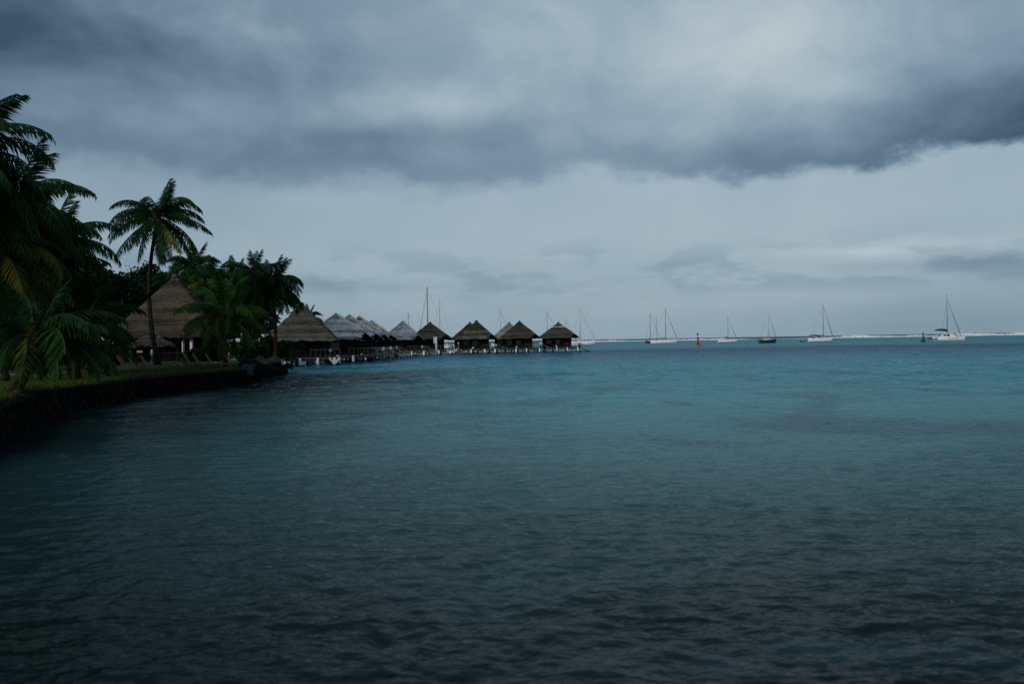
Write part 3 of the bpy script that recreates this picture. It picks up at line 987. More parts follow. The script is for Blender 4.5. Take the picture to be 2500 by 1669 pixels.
def tree(label, base, height, rx, ry, seed, mat='leaf_dark', n=6500, size=0.42, name='broadleaf_tree', cat='tree', group='leafy trees behind the lawn', lobes_n=11, low=0.25):
    rr = random.Random(seed)
    root = empty(name, base)
    tag(root, label, cat, group)
    tm = MB()
    h0 = height * low
    tm.tube([(0, 0, -0.1), (rr.uniform(-.2, .2), 0, h0), (rr.uniform(-.4, .4), rr.uniform(-.3, .3), height * 0.6)], [0.045 * height * 0.7, 0.035 * height * 0.7, 0.018 * height * 0.7], 8)
    lobes = []
    for i in range(lobes_n):
        a = rr.uniform(0, 6.28); q = math.sqrt(rr.random()) * 0.72
        z = h0 + (height - h0) * rr.uniform(0.12, 0.84)
        k = 1 - 0.45 * abs((z - h0) / (height - h0) - 0.45)
        s_ = rr.uniform(0.30, 0.46)
        lobes.append((math.cos(a) * q * rx * k, math.sin(a) * q * ry * k, z, rx * s_, ry * s_, (height - h0) * rr.uniform(0.15, 0.24)))
        if i < 6:
            tm.bar((0, 0, h0 * 0.9), lobes[-1][:3], 0.016 * height, 0.006 * height, 6)
    lobes.append((0, 0, h0 + (height - h0) * 0.5, rx * 0.6, ry * 0.6, (height - h0) * 0.4))
    tm.build('trunk', M['bark'], root, True)
    link('crown', leaf_cloud('crown', lobes, n, size, seed, M[mat]), root)
    return root


def tree_px(label, px, top, Yd, wpx, seed, **k):
    t_ = P(px, top, Yd)
    return tree(label, (t_.x, Yd, LAWN_Z), t_.z - LAWN_Z, wpx / 2 / FPX * Yd * 1.1, wpx / 2 / FPX * Yd, seed, **k)


tree_px('large dark leafy tree filling the gap left of the hall roof', 280, 650, 134, 200, 41, n=9000, size=0.5)
tree_px('dark leafy tree behind the palms at the left edge', 60, 600, 78, 240, 42, n=7000, size=0.5)
tree_px('dark leafy tree between the left palms and the large tree', 170, 640, 90, 190, 43, n=7000, size=0.5)
tree_px('distant tree whose top shows left of the tall palm trunk', 330, 642, 150, 150, 44, n=5000, size=0.6)
tree_px('distant tree whose top shows just left of the hall peak', 400, 655, 155, 120, 45, n=4500, size=0.6)
tree_px('distant tree behind the palms right of the hall peak', 500, 665, 160, 150, 46, n=5000, size=0.6)
tree_px('distant tree low behind the full round palm', 600, 690, 150, 170, 47, n=5000, size=0.6)
tree_px('distant tree at the far left behind the palms', 230, 625, 140, 170, 48, n=5000, size=0.6)
tree_px('dark leafy tree cut by the left edge low behind the palm trunks', -40, 700, 88, 260, 49, n=6000, size=0.5, low=0.1)
tree_px('wide dark tree closing the view under the left palms', 120, 740, 100, 280, 50, n=7000, size=0.5, low=0.08)
for i, (px, top, Yd, w, lb) in enumerate([
    (30, 850, 66, 150, 'shadowed shrub at the left edge under the palms'),
    (110, 842, 74, 150, 'shadowed shrub behind the low bushy palm'),
    (200, 815, 76, 130, 'shadowed shrub left of the loungers'),
    (262, 830, 86, 90, 'small shrub left of the thatched parasol'),
    (478, 848, 84, 70, 'small shrub behind the lounger with the orange towel'),
    (520, 838, 80, 80, 'shrub at the foot of the bright young palm'),
    (600, 822, 88, 120, 'dark shrub between the bright young palm and the boulders'),
    (645, 818, 100, 110, 'dark shrub under the full round palm'),
    (686, 832, 106, 80, 'dark shrub at the left corner of the conical thatched hut'),
]):
    tree_px(lb, px, top, Yd, w, 80 + i, n=2600, size=0.30, name='shrub', cat='shrub', group='shrubs behind the lawn', lobes_n=7, low=0.06, mat='leaf_mid' if i > 3 else 'leaf_dark')


# ------------------------------------------------------------------ thatched roofs
def roof_parts(root, half, z0, z1, mat, courses=12, power=None, cut=None, flare=0.0, seed=0, sy=1.0, finial=True, mats_by_course=None, hips=False):
    """roof built of overlapping thatch courses. power: None = square plan, else superellipse exponent; cut = corner sliced off (+x, -y)"""
    rr = random.Random(seed)
    N = 96

    def plan(r):
        out = []
        for i in range(N):
            t = 2 * math.pi * i / N
            c, s = math.cos(t), math.sin(t)
            if power is None:
                k = 1 / max(abs(c), abs(s))
            else:
                k = 1 / (abs(c) ** power + abs(s) ** power) ** (1 / power)
            out.append((r * k * c, r * k * s * sy))
        return out

    def prof(t):      # t 0 eave .. 1 peak -> radius, height
        return half * ((1 - t) ** (1 + flare) if flare else (1 - t)) + 0.0, z0 + (z1 - z0) * t

    roof = MB()
    vs, fs = [(0, 0, z1 - 0.15)], []
    nlev = 8
    for k in range(nlev):
        r, z = prof(k / nlev)
        pl = plan(max(0.02, r * 0.985))
        for (x, y) in pl:
            if cut and x - y > cut - 0.06:
                d = (x - y - cut + 0.06) / 2
                x, y = x - d, y + d
            vs.append((x, y, z - 0.10))
    for k in range(nlev - 1):
        ra_, rb_ = plan(prof(k / nlev)[0]), plan(prof((k + 1) / nlev)[0])
        for i in range(N):
            a, b = 1 + k * N + i, 1 + k * N + (i + 1) % N
            if cut and (ra_[i][0] + rb_[i][0] - ra_[i][1] - rb_[i][1]) / 2 > cut:
                continue
            fs.append((a, b, b + N, a + N))
    for i in range(N):
        fs.append((1 + (nlev - 1) * N + i, 1 + (nlev - 1) * N + (i + 1) % N, 0))
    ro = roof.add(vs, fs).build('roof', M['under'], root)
    for k in range(courses):
        t0, t1 = k / courses, (k + 1) / courses
        r0, za = prof(t0); r1, zb = prof(min(1, t1 + 0.2 / courses))
        lift = 0.045 * rr.uniform(0.6, 1.7)
        lo, hi = plan(r0 + lift * 0.8), plan(max(0.01, r1))
        lip = plan(max(0.01, r0 - 0.03))
        vs, fs = [], []
        for i in range(N):
            q = rr.uniform(-0.10, 0.08) + 0.06 * math.sin(i * 0.37 + k * 1.3)
            sag = 0.04 * math.sin(i * 0.21 + k * 2.1 + seed)
            row = [(lip[i][0], lip[i][1], za - 0.10 + q), (lo[i][0], lo[i][1], za - 0.02 + q + sag), (hi[i][0], hi[i][1], zb + lift * 0.35)]
            if cut:
                nr = []
                for (x, y, z) in row:
                    if x - y > cut:
                        d = (x - y - cut) / 2
                        x, y = x - d, y + d
                    nr.append((x, y, z))
                row = nr
            vs += row
        for i in range(N):
            j = (i + 1) % N
            if cut:
                cx = (lo[i][0] + lo[j][0] + hi[i][0] + hi[j][0]) / 4 - (lo[i][1] + lo[j][1] + hi[i][1] + hi[j][1]) / 4
                if cx > cut:
                    continue
            fs += [(3 * i, 3 * j, 3 * j + 1, 3 * i + 1), (3 * i + 1, 3 * j + 1, 3 * j + 2, 3 * i + 2)]
        mm = mat
        if mats_by_course and k in mats_by_course:
            mm = mats_by_course[k]
        MB().add(vs, fs).build('thatch_course', M[mm], ro)
    if hips:
        for sx_, sy_ in ((1, -1), (-1, -1)):
            hb = MB()
            pts_ = []
            for k in range(9):
                t = 0.10 + 0.86 * k / 8
                r, z = prof(t)
                if cut and sx_ > 0 and 2 * r > cut: continue
                pts_.append((sx_ * r * 1.005, sy_ * r * sy * 1.005, z + 0.06 + rr.uniform(-0.03, 0.03)))
            if len(pts_) > 2:
                hb.tube(pts_, [rr.uniform(0.10, 0.20) for _ in pts_], 6).build('hip_cap', M['bird_lime'], ro)
    if finial:
        MB().lathe([(0.16 * half ** 0.5, -0.32), (0.13 * half ** 0.5, 0.02), (0.10, 0.14), (0.02, 0.22)], 9, (0, 0, z1)).build('ridge_cap', M[mat], ro, True)
    return ro


# the hall
hc = P(430, 846, 112)
zt = P(430, 672, 112).z; ze = P(300, 826, 112).z
hall = empty('thatched_hall', (hc.x, 112, LAWN_Z), 0.10)
tag(hall, 'tall thatched hall with a steep tapering brown roof behind the tall palm', 'hall')
hw = (430 - 288) / FPX * 112
roof_parts(hall, hw, ze - LAWN_Z, zt - LAWN_Z, 'thatch_brown', 22, 8.0, None, 0.04, 3)
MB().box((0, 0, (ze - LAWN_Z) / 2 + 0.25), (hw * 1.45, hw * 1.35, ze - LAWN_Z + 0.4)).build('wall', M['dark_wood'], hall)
for k in range(9):
    x = -hw * 0.84 + k * hw * 1.68 / 8
    MB().bar((x, -hw * 0.80, 0), (x, -hw * 0.80, ze - LAWN_Z + 0.5), 0.11, None, 8).build('pillar', M['dark_wood'], hall)
for x0 in (432, 452):
    q = P(x0, 838, 112 - hw * 0.9)
    mm = MB().bar((q.x - hc.x, -hw * 0.9, 0), (q.x - hc.x, -hw * 0.9, ze - LAWN_Z - 0.05), 0.17 if x0 > 440 else 0.13, None, 10).build('column', M['white_paint'], hall, True)
    mm['label'] = 'white column under the eave'
MB().box((0, -hw * 0.68, 0.9), (hw * 1.5, 0.08, 0.10)).build('rail', M['grey_wood'], hall)

# thatched parasol on the lawn
pc = P(370, 850, 92)
para = empty('thatched_parasol', (pc.x, 92, LAWN_Z))
tag(para, 'small pale thatched parasol on the lawn in front of the hall', 'parasol')
roof_parts(para, 56 / FPX * 92, P(370, 844, 92).z - LAWN_Z, P(370, 810, 92).z - LAWN_Z, 'thatch_hut', 7, 2.0, None, 0.05, 5)
MB().bar((0, 0, 0), (0, 0, 2.2), 0.08, None, 8).build('pole', M['grey_wood'], para)
MB().lathe([(0.7, 0.72), (0.72, 0.78)], 14).build('table_top', M['dark_wood'], para)


# garden lamps: white globe on a post
def lamp(px, py, Yd, label, r=0.20, group='white globe lamps', z0=LAWN_Z):
    q = P(px, py, Yd)
    o = empty('garden_lamp', (q.x, Yd, z0))
    tag(o, label, 'lamp', group)
    MB().bar((0, 0, 0), (0, 0, q.z - z0 - r), 0.05, 0.04, 8).build('post', M['dark_wood'], o)
    MB().lathe([(r * math.sin(math.pi * i / 8) + 0.004, -r * math.cos(math.pi * i / 8)) for i in range(9)], 12, (0, 0, q.z - z0)).build('globe', M['white_paint'], o, True)
    MB().lathe([(0.09, 0), (0.10, 0.05), (0.04, 0.08)], 8, (0, 0, q.z - z0 - r - 0.05)).build('collar', M['white_paint'], o)
    return o


lamp(447, 814, 96, 'white globe lamp right of the tall palm trunk', 0.19)
lamp(377, 813, 96, 'white globe lamp half hidden by the tall palm trunk', 0.13)
lamp(633, 828, 92, 'small white globe lamp right of the bright young palm', 0.12)
# short white lantern posts
for px, py, Yd, lb in [(371, 850, 88, 'short white lantern post under the thatched parasol'), (318, 862, 84, 'thin pale lantern post left of the thatched parasol')]:
    q = P(px, py, Yd)
    o = empty('lantern_post', (q.x, Yd, LAWN_Z))
    tag(o, lb, 'lantern', 'pale lantern posts on the lawn')
    MB().bar((0, 0, 0), (0, 0, 0.8), 0.06, None, 8).build('post', M['pale_wood'], o)
    w = 0.13 if px > 340 else 0.09
    MB().lathe([(w, 0.8), (w * 1.05, 1.25), (w * 0.4, 1.36)], 10).build('lantern', M['white_paint'], o, True)
# yellow sign board near the parasol
q = P(341, 858, 90)
o = empty('sign_board', (q.x, 90, LAWN_Z)); tag(o, 'small yellow board standing under the thatched parasol', 'board')
MB().box((0, 0, q.z - LAWN_Z), (0.5, 0.05, 0.18)).build('panel', M['yellow'], o)
for s_ in (-1, 1):
    MB().bar((0.18 * s_, 0.03, 0), (0.18 * s_, 0.03, q.z - LAWN_Z), 0.025).build('leg', M['dark_wood'], o)


# ------------------------------------------------------------------ loungers on the lawn
def lounger_proto():
    root = empty('sun_lounger', (0, 0, 0))
    for y in (-0.3, 0.3):
        MB().box((0.05, y, 0.30), (1.95, 0.06, 0.08)).build('side_rail', M['pale_wood'], root)
    for x in (-0.8, 0.85):
        for y in (-0.3, 0.3):
            MB().box((x, y, 0.131), (0.07, 0.055, 0.258)).build('leg', M['pale_wood'], root)
    sl = MB().box((0, 0, 0), (0.10, 0.56, 0.025)).mesh('slat', M['pale_wood'])
    for k in range(10):
        o = link('slat', sl, root); o.location = (-0.20 + k * 0.122, 0, 0.352)
    bk = MB()
    bk.box((-0.36, 0, 0.0), (0.75, 0.50, 0.03))
    b = bk.build('backrest', M['pale_wood'], root)
    for k in range(6):
        o = link('slat', sl, b); o.location = (-0.06 - k * 0.125, 0, 0.035)
    b.location = (-0.28, 0, 0.35)
    b.rotation_euler = (0, R(58), 0)
    MB().bar((-0.5, 0.2, 0.32), (-0.58, 0.2, 0.80), 0.02).build('prop', M['pale_wood'], root)
    return root


def copy_tree(o, parent=None):
    c = o.copy(); COL.objects.link(c); c.parent = parent
    for ch in list(o.children):
        copy_tree(ch, c)
    return c


proto = lounger_proto()
LG = 'wooden sun loungers on the lawn'
spots = [
    (312, 906, 67, -6, 'wooden lounger nearest the low bushy palm, leftmost of the three with raised backs'),
    (337, 903, 69, -2, 'wooden lounger in the middle of the three left of the tall palm'),
    (368, 906, 67.5, 4, 'wooden lounger closest to the tall palm trunk'),
    (470, 890, 76, 6, 'wooden lounger with an orange towel over its raised back'),
    (492, 888, 78, 2, 'wooden lounger beside the one with an orange towel'),
    (525, 892, 73, 8, 'lounger with a white towel left of the bright young palm'),
    (572, 894, 72, 3, 'lounger with orange and white towels right of the bright young palm trunk'),
    (14, 925, 51, 12, 'lounger half cut by the left edge under the palms'),
]
loc_l = []
for i, (px, py, Yd, a, lb) in enumerate(spots):
    o = proto if i == 0 else copy_tree(proto)
    q = P(px, py, Yd)
    o.location = (q.x, Yd, LAWN_Z + 0.004); o.rotation_euler = (0, 0, R(a))
    tag(o, lb, 'lounger', LG)
    loc_l.append(o)


def towel(lounger, x0, x1, on_back, mat, label):
    tv, tf = [], []
    nx, ny = 10, 7
    for i in range(nx):
        for j in range(ny):
            t = i / (nx - 1); y = (j / (ny - 1) - 0.5) * 0.60
            if on_back:
                d = x0 + (x1 - x0) * t
                c, s = math.cos(R(58)), math.sin(R(58))
                x, z = -0.28 - d * c + 0.06 * s, 0.35 + d * s + 0.06 * c + 0.0
            else:
                x, z = x0 + (x1 - x0) * t, 0.385
            tv.append((x + 0.01 * math.sin(j * 2), y, z + 0.012 * math.sin(i * 1.9 + j)))
    for i in range(nx - 1):
        for j in range(ny - 1):
            a = i * ny + j
            tf.append((a, a + ny, a + ny + 1, a + 1))
    o = MB().add(tv, tf).build('towel', M[mat], smooth=True)
    md = o.modifiers.new('thick', 'SOLIDIFY'); md.thickness = 0.025; md.offset = 0
    o.location = lounger.location; o.rotation_euler = lounger.rotation_euler
    tag(o, label, 'towel', 'towels on the loungers')


towel(loc_l[3], 0.2, 0.85, True, 'towel_orange', 'orange towel over the raised back of a lounger')
towel(loc_l[5], -0.2, 0.95, False, 'towel_white', 'white towel on the lounger left of the bright young palm')
towel(loc_l[6], -0.05, 0.55, False, 'towel_orange', 'orange towel on the lounger right of the bright young palm')
towel(loc_l[6], 0.57, 0.98, False, 'towel_white', 'white towel at the foot end of the lounger with the orange towel')
towel(loc_l[0], 0.3, 0.8, True, 'towel_orange', 'orange towel over the back of the leftmost raised lounger')


# ------------------------------------------------------------------ overwater bungalows
def pile(root, x, y, top, white=True, r=0.16, v=False):
    m = 'pile_white' if white else 'pile_dark'
    o = MB().bar((x, y, -0.8), (x, y, top), r, r * 0.92, 9).build('pile', M[m], root, True)
    MB().lathe([(r * 1.35, -0.8), (r * 1.3, 0.10), (r * 1.05, 0.22)], 9, (x, y, 0)).build('footing', M['pile_dark'], o)
    if v:
        for s_ in (-1, 1):
            MB().bar((x, y, top - 0.75), (x + 0.62 * s_, y, top - 0.02), r * 0.8, r * 0.9, 7).build('brace', M['pile_white'], o)
    return o


def stair(root, x, y, top, dirx, rz=0.0):
    """steps with rails running down into the water"""
    run, drop = 2.2, top + 0.1
    st = MB()
    for s_ in (-0.45, 0.45):
        st.bar((x, y + s_, top), (x + dirx * run, y + s_, top - drop), 0.07)
    so = st.build('stair', M['grey_wood'], root)
    for k in range(7):
        t = (k + 0.5) / 7
        MB().box((x + dirx * run * t, y, top - drop * t + 0.05), (0.28, 0.86, 0.05)).build('tread', M['grey_wood'], so)
    for s_ in (-0.48, 0.48):
        MB().bar((x - dirx * 0.1, y + s_, top + 0.95), (x + dirx * run, y + s_, top - drop + 0.95), 0.045).build('handrail', M['concrete'], so)
        for t in (0.1, 0.5, 0.9):
            MB().bar((x + dirx * run * t, y + s_, top - drop * t), (x + dirx * run * t, y + s_, top - drop * t + 0.95), 0.03).build('baluster', M['concrete'], so)


def globe(root, x, y, z, r=0.24):
    o = MB().bar((x, y, z - 0.55), (x, y, z), 0.05).build('lamp_post', M['grey_wood'], root)
    MB().lathe([(r * math.sin(math.pi * i / 8) + 0.004, -r * math.cos(math.pi * i / 8)) for i in range(9)], 10, (x, y, z)).build('lamp_globe', M['white_paint'], o, True)


def bungalow(label, px, py, Yd, half, mat, seed, rz=0.0, cut=True, eave=None, power=None, courses=12, deck_z=1.0, mbc=None, white=0.4, stairs=True, deck=True, finial=True, globes=1, name='overwater_bungalow', flare=0.0):
    rr = random.Random(seed)
    q = P(px, py, Yd)
    root = empty(name, (q.x, Yd, 0), rz)
    tag(root, label, 'bungalow', 'overwater bungalows in a row')
    ez = eave if eave else deck_z + 2.15
    roof_parts(root, half, ez, q.z, mat, courses, power, (half * 1.50 if cut else None), flare, seed, finial=finial, mats_by_course=mbc, hips=mat == 'thatch_grey')
    w = half * 1.38
    h = ez - deck_z + 0.45
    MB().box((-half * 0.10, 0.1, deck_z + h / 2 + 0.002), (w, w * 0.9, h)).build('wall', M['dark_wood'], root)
    yf = 0.1 - w * 0.45
    for k, dxx in enumerate((-0.30, 0.02)):
        f = MB().box((-half * 0.10 + dxx * w, yf - 0.02, deck_z + 1.25), (w * 0.20, 0.06, 1.0)).build('window', M['grey_wood'] if k else M['dark_wood'], root)
        MB().box((-half * 0.10 + dxx * w, yf - 0.055, deck_z + 1.25), (w * 0.17, 0.02, 0.86)).build('pane', M['glass_dark'], f)
    d = MB().box((-half * 0.10 + 0.32 * w, yf - 0.03, deck_z + 1.02), (0.95, 0.06, 2.0)).build('door', M['dark_wood'], root)
    MB().bar((-half * 0.10 + 0.32 * w - 0.35, yf - 0.10, deck_z + 0.95), (-half * 0.10 + 0.32 * w - 0.35, yf - 0.10, deck_z + 1.15), 0.02).build('handle', M['alloy'], d)
    for k in range(6):
        MB().box((-half * 0.10 - w * 0.5 + w * k / 5, yf - 0.06, deck_z + h / 2), (0.10, 0.10, h - 0.1)).build('wall_post', M['under'], root)
    dw = half * 1.85
    MB().box((0.1 * half, -0.05 * half, deck_z - 0.09), (dw, half * 1.75, 0.16)).build('deck', M['grey_wood'], root)
    MB().box((0.1 * half, -0.05 * half - half * 0.85, deck_z - 0.29), (dw * 0.97, 0.14, 0.22)).build('beam', M['pile_dark'], root)
    n = 4
    for i in range(n):
        for j in (-1, 0, 1):
            x = 0.1 * half + (i / (n - 1) - 0.5) * dw * 0.9
            front = j == -1
            pile(root, x + rr.uniform(-.35, .35), (-0.96 if front else j * 0.76 - 0.05) * half, deck_z - (0.03 if front else 0.17), rr.random() < white or (front and rr.random() < 0.5), rr.uniform(0.15, 0.22), v=(front and rr.random() < 0.09))
    # rail round the porch at the cut corner
    xr, yr = 0.1 * half + dw * 0.5 - 0.05, -0.05 * half - half * 0.87
    ra = MB()
    ra.bar((xr, yr, deck_z + 0.9), (xr - half * 0.75, yr, deck_z + 0.9), 0.04)
    ra.bar((xr, yr, deck_z + 0.9), (xr, yr + half * 0.9, deck_z + 0.9), 0.04)
    ro = ra.build('railing', M['grey_wood'], root)
    for k in range(7):
        MB().bar((xr - half * 0.75 * k / 6, yr, deck_z), (xr - half * 0.75 * k / 6, yr, deck_z + 0.9), 0.03).build('baluster', M['grey_wood'], ro)
        if k: MB().bar((xr, yr + half * 0.9 * k / 6, deck_z), (xr, yr + half * 0.9 * k / 6, deck_z + 0.9), 0.03).build('baluster', M['grey_wood'], ro)
    if stairs:
        stair(root, xr, yr + 1.0, deck_z, 1)
    for k in range(globes):
        globe(root, xr - 0.35 - k * half * 1.1, yr + 0.25, deck_z + 0.75 - 0.5 * k, 0.26 - 0.06 * k)
    return root


bungalow('conical brown thatched hut nearest the shore, beside the full round palm', 737, 741, 119, 4.35, 'thatch_hut', 1, 0.15, cut=False, power=9.0, courses=18, deck_z=1.05, eave=3.05, stairs=False, white=0.75, globes=0, flare=0.0)
bungalow('pale grey thatched bungalow right behind the conical hut, first of the grey ones', 820, 767, 136, 4.9, 'thatch_grey', 2, 0.25, deck_z=1.05, globes=0)
bungalow('pale grey thatched bungalow second of the grey ones', 853, 770, 150, 5.0, 'thatch_grey', 3, 0.2)
bungalow('pale grey thatched bungalow third of the grey ones, with a dark peak', 877, 773, 163, 5.0, 'thatch_grey', 4, 0.2, mbc={11: 'thatch_olive', 10: 'thatch_olive'})
bungalow('grey thatched bungalow fourth of the grey ones, low peak', 907, 784, 173, 4.4, 'thatch_grey', 5, 0.15, stairs=True)
bungalow('grey streaked bungalow standing alone between the grey row and the olive ones', 984, 785, 190, 4.0, 'thatch_grey', 6, 0.05)
bungalow('olive thatched bungalow behind the white twin post', 1050, 787, 204, 4.5, 'thatch_olive', 7, 0.0)
bungalow('olive bungalow half hidden behind the streaked one', 1147, 787, 228, 4.3, 'thatch_olive', 8, 0.0)
bungalow('olive bungalow with pale streaks on its roof, third from the right end', 1163, 783, 213, 4.4, 'thatch_streak', 9, 0.02, globes=2)
bungalow('pale yellowish bungalow half hidden behind the second bungalow from the right', 1243, 787, 232, 4.3, 'thatch_pale', 10, 0.0)
bungalow('moss green bungalow second from the right end of the row', 1268, 784, 215, 4.4, 'thatch_moss', 11, 0.02, globes=2)
bungalow('last bungalow of the row with pale bird lime rings near its peak', 1363, 787, 222, 4.45, 'thatch_moss', 12, 0.02, mbc={11: 'bird_lime', 8: 'bird_lime', 9: 'thatch_olive'}, globes=2)
# landing at the foot of the last stair
q = P(1424, 861, 219)
o = empty('swim_platform', (q.x, 219, 0)); tag(o, 'low dark swim platform at the foot of the last bungalow stair', 'platform')
MB().box((0, 0, 0.22), (1.9, 1.4, 0.12)).build('deck', M['grey_wood'], o)
for sx_ in (-0.8, 0.8):
    for sy_ in (-0.55, 0.55):
        MB().bar((sx_, sy_, -0.6), (sx_, sy_, 0.158), 0.08).build('pile', M['pile_dark'], o)

# long jetty in front of the grey bungalows
a0, a1 = P(700, 880, 112), P(965, 868, 180)
A, Bv = Vector((a0.x, 112, 0)), Vector((a1.x, 180, 0))
jl = (Bv - A).length; ja = math.atan2(Bv.y - A.y, Bv.x - A.x)
jet = empty('jetty', A, ja)
tag(jet, 'long wooden jetty on white piles linking the hut and the grey bungalows', 'jetty')
nb = 150
plank = MB().box((0, 0, 0), (jl / nb * 0.9, 1.8, 0.06)).mesh('plank', M['grey_wood'])
for k in range(nb):
    o = link('plank', plank, jet); o.location = ((k + 0.5) * jl / nb, 0, 1.02 + random.uniform(-0.008, 0.008))
for s_ in (-0.75, 0.75):
    MB().box((jl / 2, s_, 0.88), (jl, 0.14, 0.20)).build('beam', M['pile_dark'], jet)
for k in range(15):
    pile(jet, 1.5 + k * (jl - 3) / 14, -1.08, 1.0, k % 5 != 3, 0.19, v=k in (4, 7, 9))
    pile(jet, 1.9 + k * (jl - 3) / 14, 0.7, 0.77, k % 3 == 0, 0.15)
for k, x in enumerate((9, 17, 25, 33, 42, 50, 57)):
    if x < jl:
        globe(jet, x, -0.8, 1.75, 0.2)
# boardwalk behind the far bungalows
a0, a1 = P(1010, 860, 238), P(1400, 855, 240)
bw = empty('boardwalk', (a0.x, 239, 0)); tag(bw, 'boardwalk on piles running behind the olive bungalows', 'boardwalk')
wl = a1.x - a0.x
MB().box((wl / 2, 0, 1.0), (wl, 1.8, 0.14)).build('deck', M['grey_wood'], bw)
for k in range(14):
    MB().bar((1 + k * (wl - 2) / 13, 0, -0.6), (1 + k * (wl - 2) / 13, 0, 0.93), 0.14, None, 8).build('pile', M['pile_white' if k % 2 else 'pile_dark'], bw)

# white twin post standing in the water
q = P(1072, 864, 205)
o = empty('white_post', (q.x, 196, 0)); tag(o, 'tall white twin post standing in the water before the olive bungalows', 'post')
zt_ = P(1072, 822, 196).z
MB().box((0.12, 0, zt_ / 2 - 0.4), (0.34, 0.30, zt_ + 0.8)).build('post', M['white_paint'], o)
MB().box((-0.24, 0.05, zt_ - 0.62), (0.28, 0.22, 1.25)).build('board', M['cream'], o)
# slim lamp post
q = P(1119, 838, 205)
o = empty('dock_lamp', (q.x, 205, 0)); tag(o, 'slim white dock lamp in the water right of the white twin post', 'lamp')
MB().bar((0, 0, -0.6), (0, 0, q.z), 0.09, 0.07, 8).build('post', M['white_paint'], o)
MB().lathe([(0.05, -0.1), (0.19, 0.0), (0.17, 0.16), (0.03, 0.24)], 10, (0, 0, q.z)).build('lantern', M['white_paint'], o, True)
# dark mooring post by the rocky point
q = P(711, 842, 100)
o = empty('mooring_post', (q.x, 100, 0)); tag(o, 'thick dark mooring post in the water right of the rocky point', 'post')
MB().tube([(0, 0, -0.8), (0.02, 0, 1.2), (-0.02, 0, q.z - 0.1), (-0.02, 0, q.z)], [0.24, 0.22, 0.20, 0.10], 9).build('post', M['dark_wood'], o, True)
MB().lathe([(0.235, 0.9), (0.25, 0.95), (0.25, 1.1), (0.23, 1.15)], 10).build('band', M['pile_dark'], o)


# ------------------------------------------------------------------ boats
def hull_mb(Lh, beam, free, sheer=0.35, sternw=0.75, rake=0.5, n=15):
    """monohull along +X (bow at +X): lofted sections"""
    mb = MB()
    secs = []
    for i in range(n):
        t = i / (n - 1)
        x = -Lh / 2 + Lh * t
        wd = beam / 2 * (sternw + (1 - sternw) * math.sin(min(1, t / 0.5) * math.pi / 2)) if t < 0.5 else beam / 2 * math.cos((t - 0.5) / 0.5 * math.pi / 2) ** 0.75
        wd = max(wd, 0.03)
        top = free * (1 + sheer * (2 * t - 0.85) ** 2)
        xr = x + rake * max(0, t - 0.7) / 0.3
        secs.append([(xr, -wd, top), (x + 0.4 * (xr - x), -wd * 0.94, free * 0.45), (x - 0.2 * max(0, t - 0.8), -wd * 0.72, -0.15), (x - 0.3 * max(0, t - 0.7), 0, -0.55 + 0.3 * t),
                     (x - 0.2 * max(0, t - 0.8), wd * 0.72, -0.15), (x + 0.4 * (xr - x), wd * 0.94, free * 0.45), (xr, wd, top)])
    vs = [p for s_ in secs for p in s_]
    fs = []
    for i in range(n - 1):
        for j in range(6):
            a = i * 7 + j
            fs.append((a, a + 7, a + 8, a + 1))
        fs.append((i * 7, i * 7 + 6, i * 7 + 13, i * 7 + 7))
    fs.append(tuple(range(7)))
    return mb.add(vs, fs)


def spar(root, x, h, z0, r=0.11, mat='alloy', lean=0.0, spreaders=2, beam=3.0):
    o = MB().bar((x, 0, z0), (x + lean, 0, h), r, r * 0.65, 8).build('mast', M[mat], root, True)
    for k in range(spreaders):
        z = z0 + (h - z0) * (k + 1) / (spreaders + 1) * 1.05
        MB().bar((x + lean * 0.6, -beam * 0.30, z), (x + lean * 0.6, beam * 0.30, z), 0.045).build('spreader', M[mat], o)
    MB().box((x + lean, 0, h + 0.12), (0.45, 0.2, 0.12)).build('masthead', M['rigging'], o)
    return o


def stay(root, a, b, r=0.035, mat='rigging', name='stay'):
    return MB().bar(a, b, r, None, 5).build(name, M[mat], root)


def cabin_mb(x0, x1, w, z0, h):
    mb = MB()
    vs = []
    for (x, s_) in ((x0, 0.96), (x0 + 0.12, 0.86), (x1 - 0.5, 0.80), (x1, 0.7)):
        hh = h if x != x1 and x != x0 else 0.02
        vs += [(x, -w / 2 * s_, z0), (x, -w / 2 * s_ * 0.86, z0 + hh), (x, w / 2 * s_ * 0.86, z0 + hh), (x, w / 2 * s_, z0)]
    fs = []
    for i in range(3):
        for j in range(3):
            a = i * 4 + j
            fs.append((a, a + 4, a + 5, a + 1))
    fs += [(0, 1, 2, 3), (12, 15, 14, 13)]
    return mb.add(vs, fs)


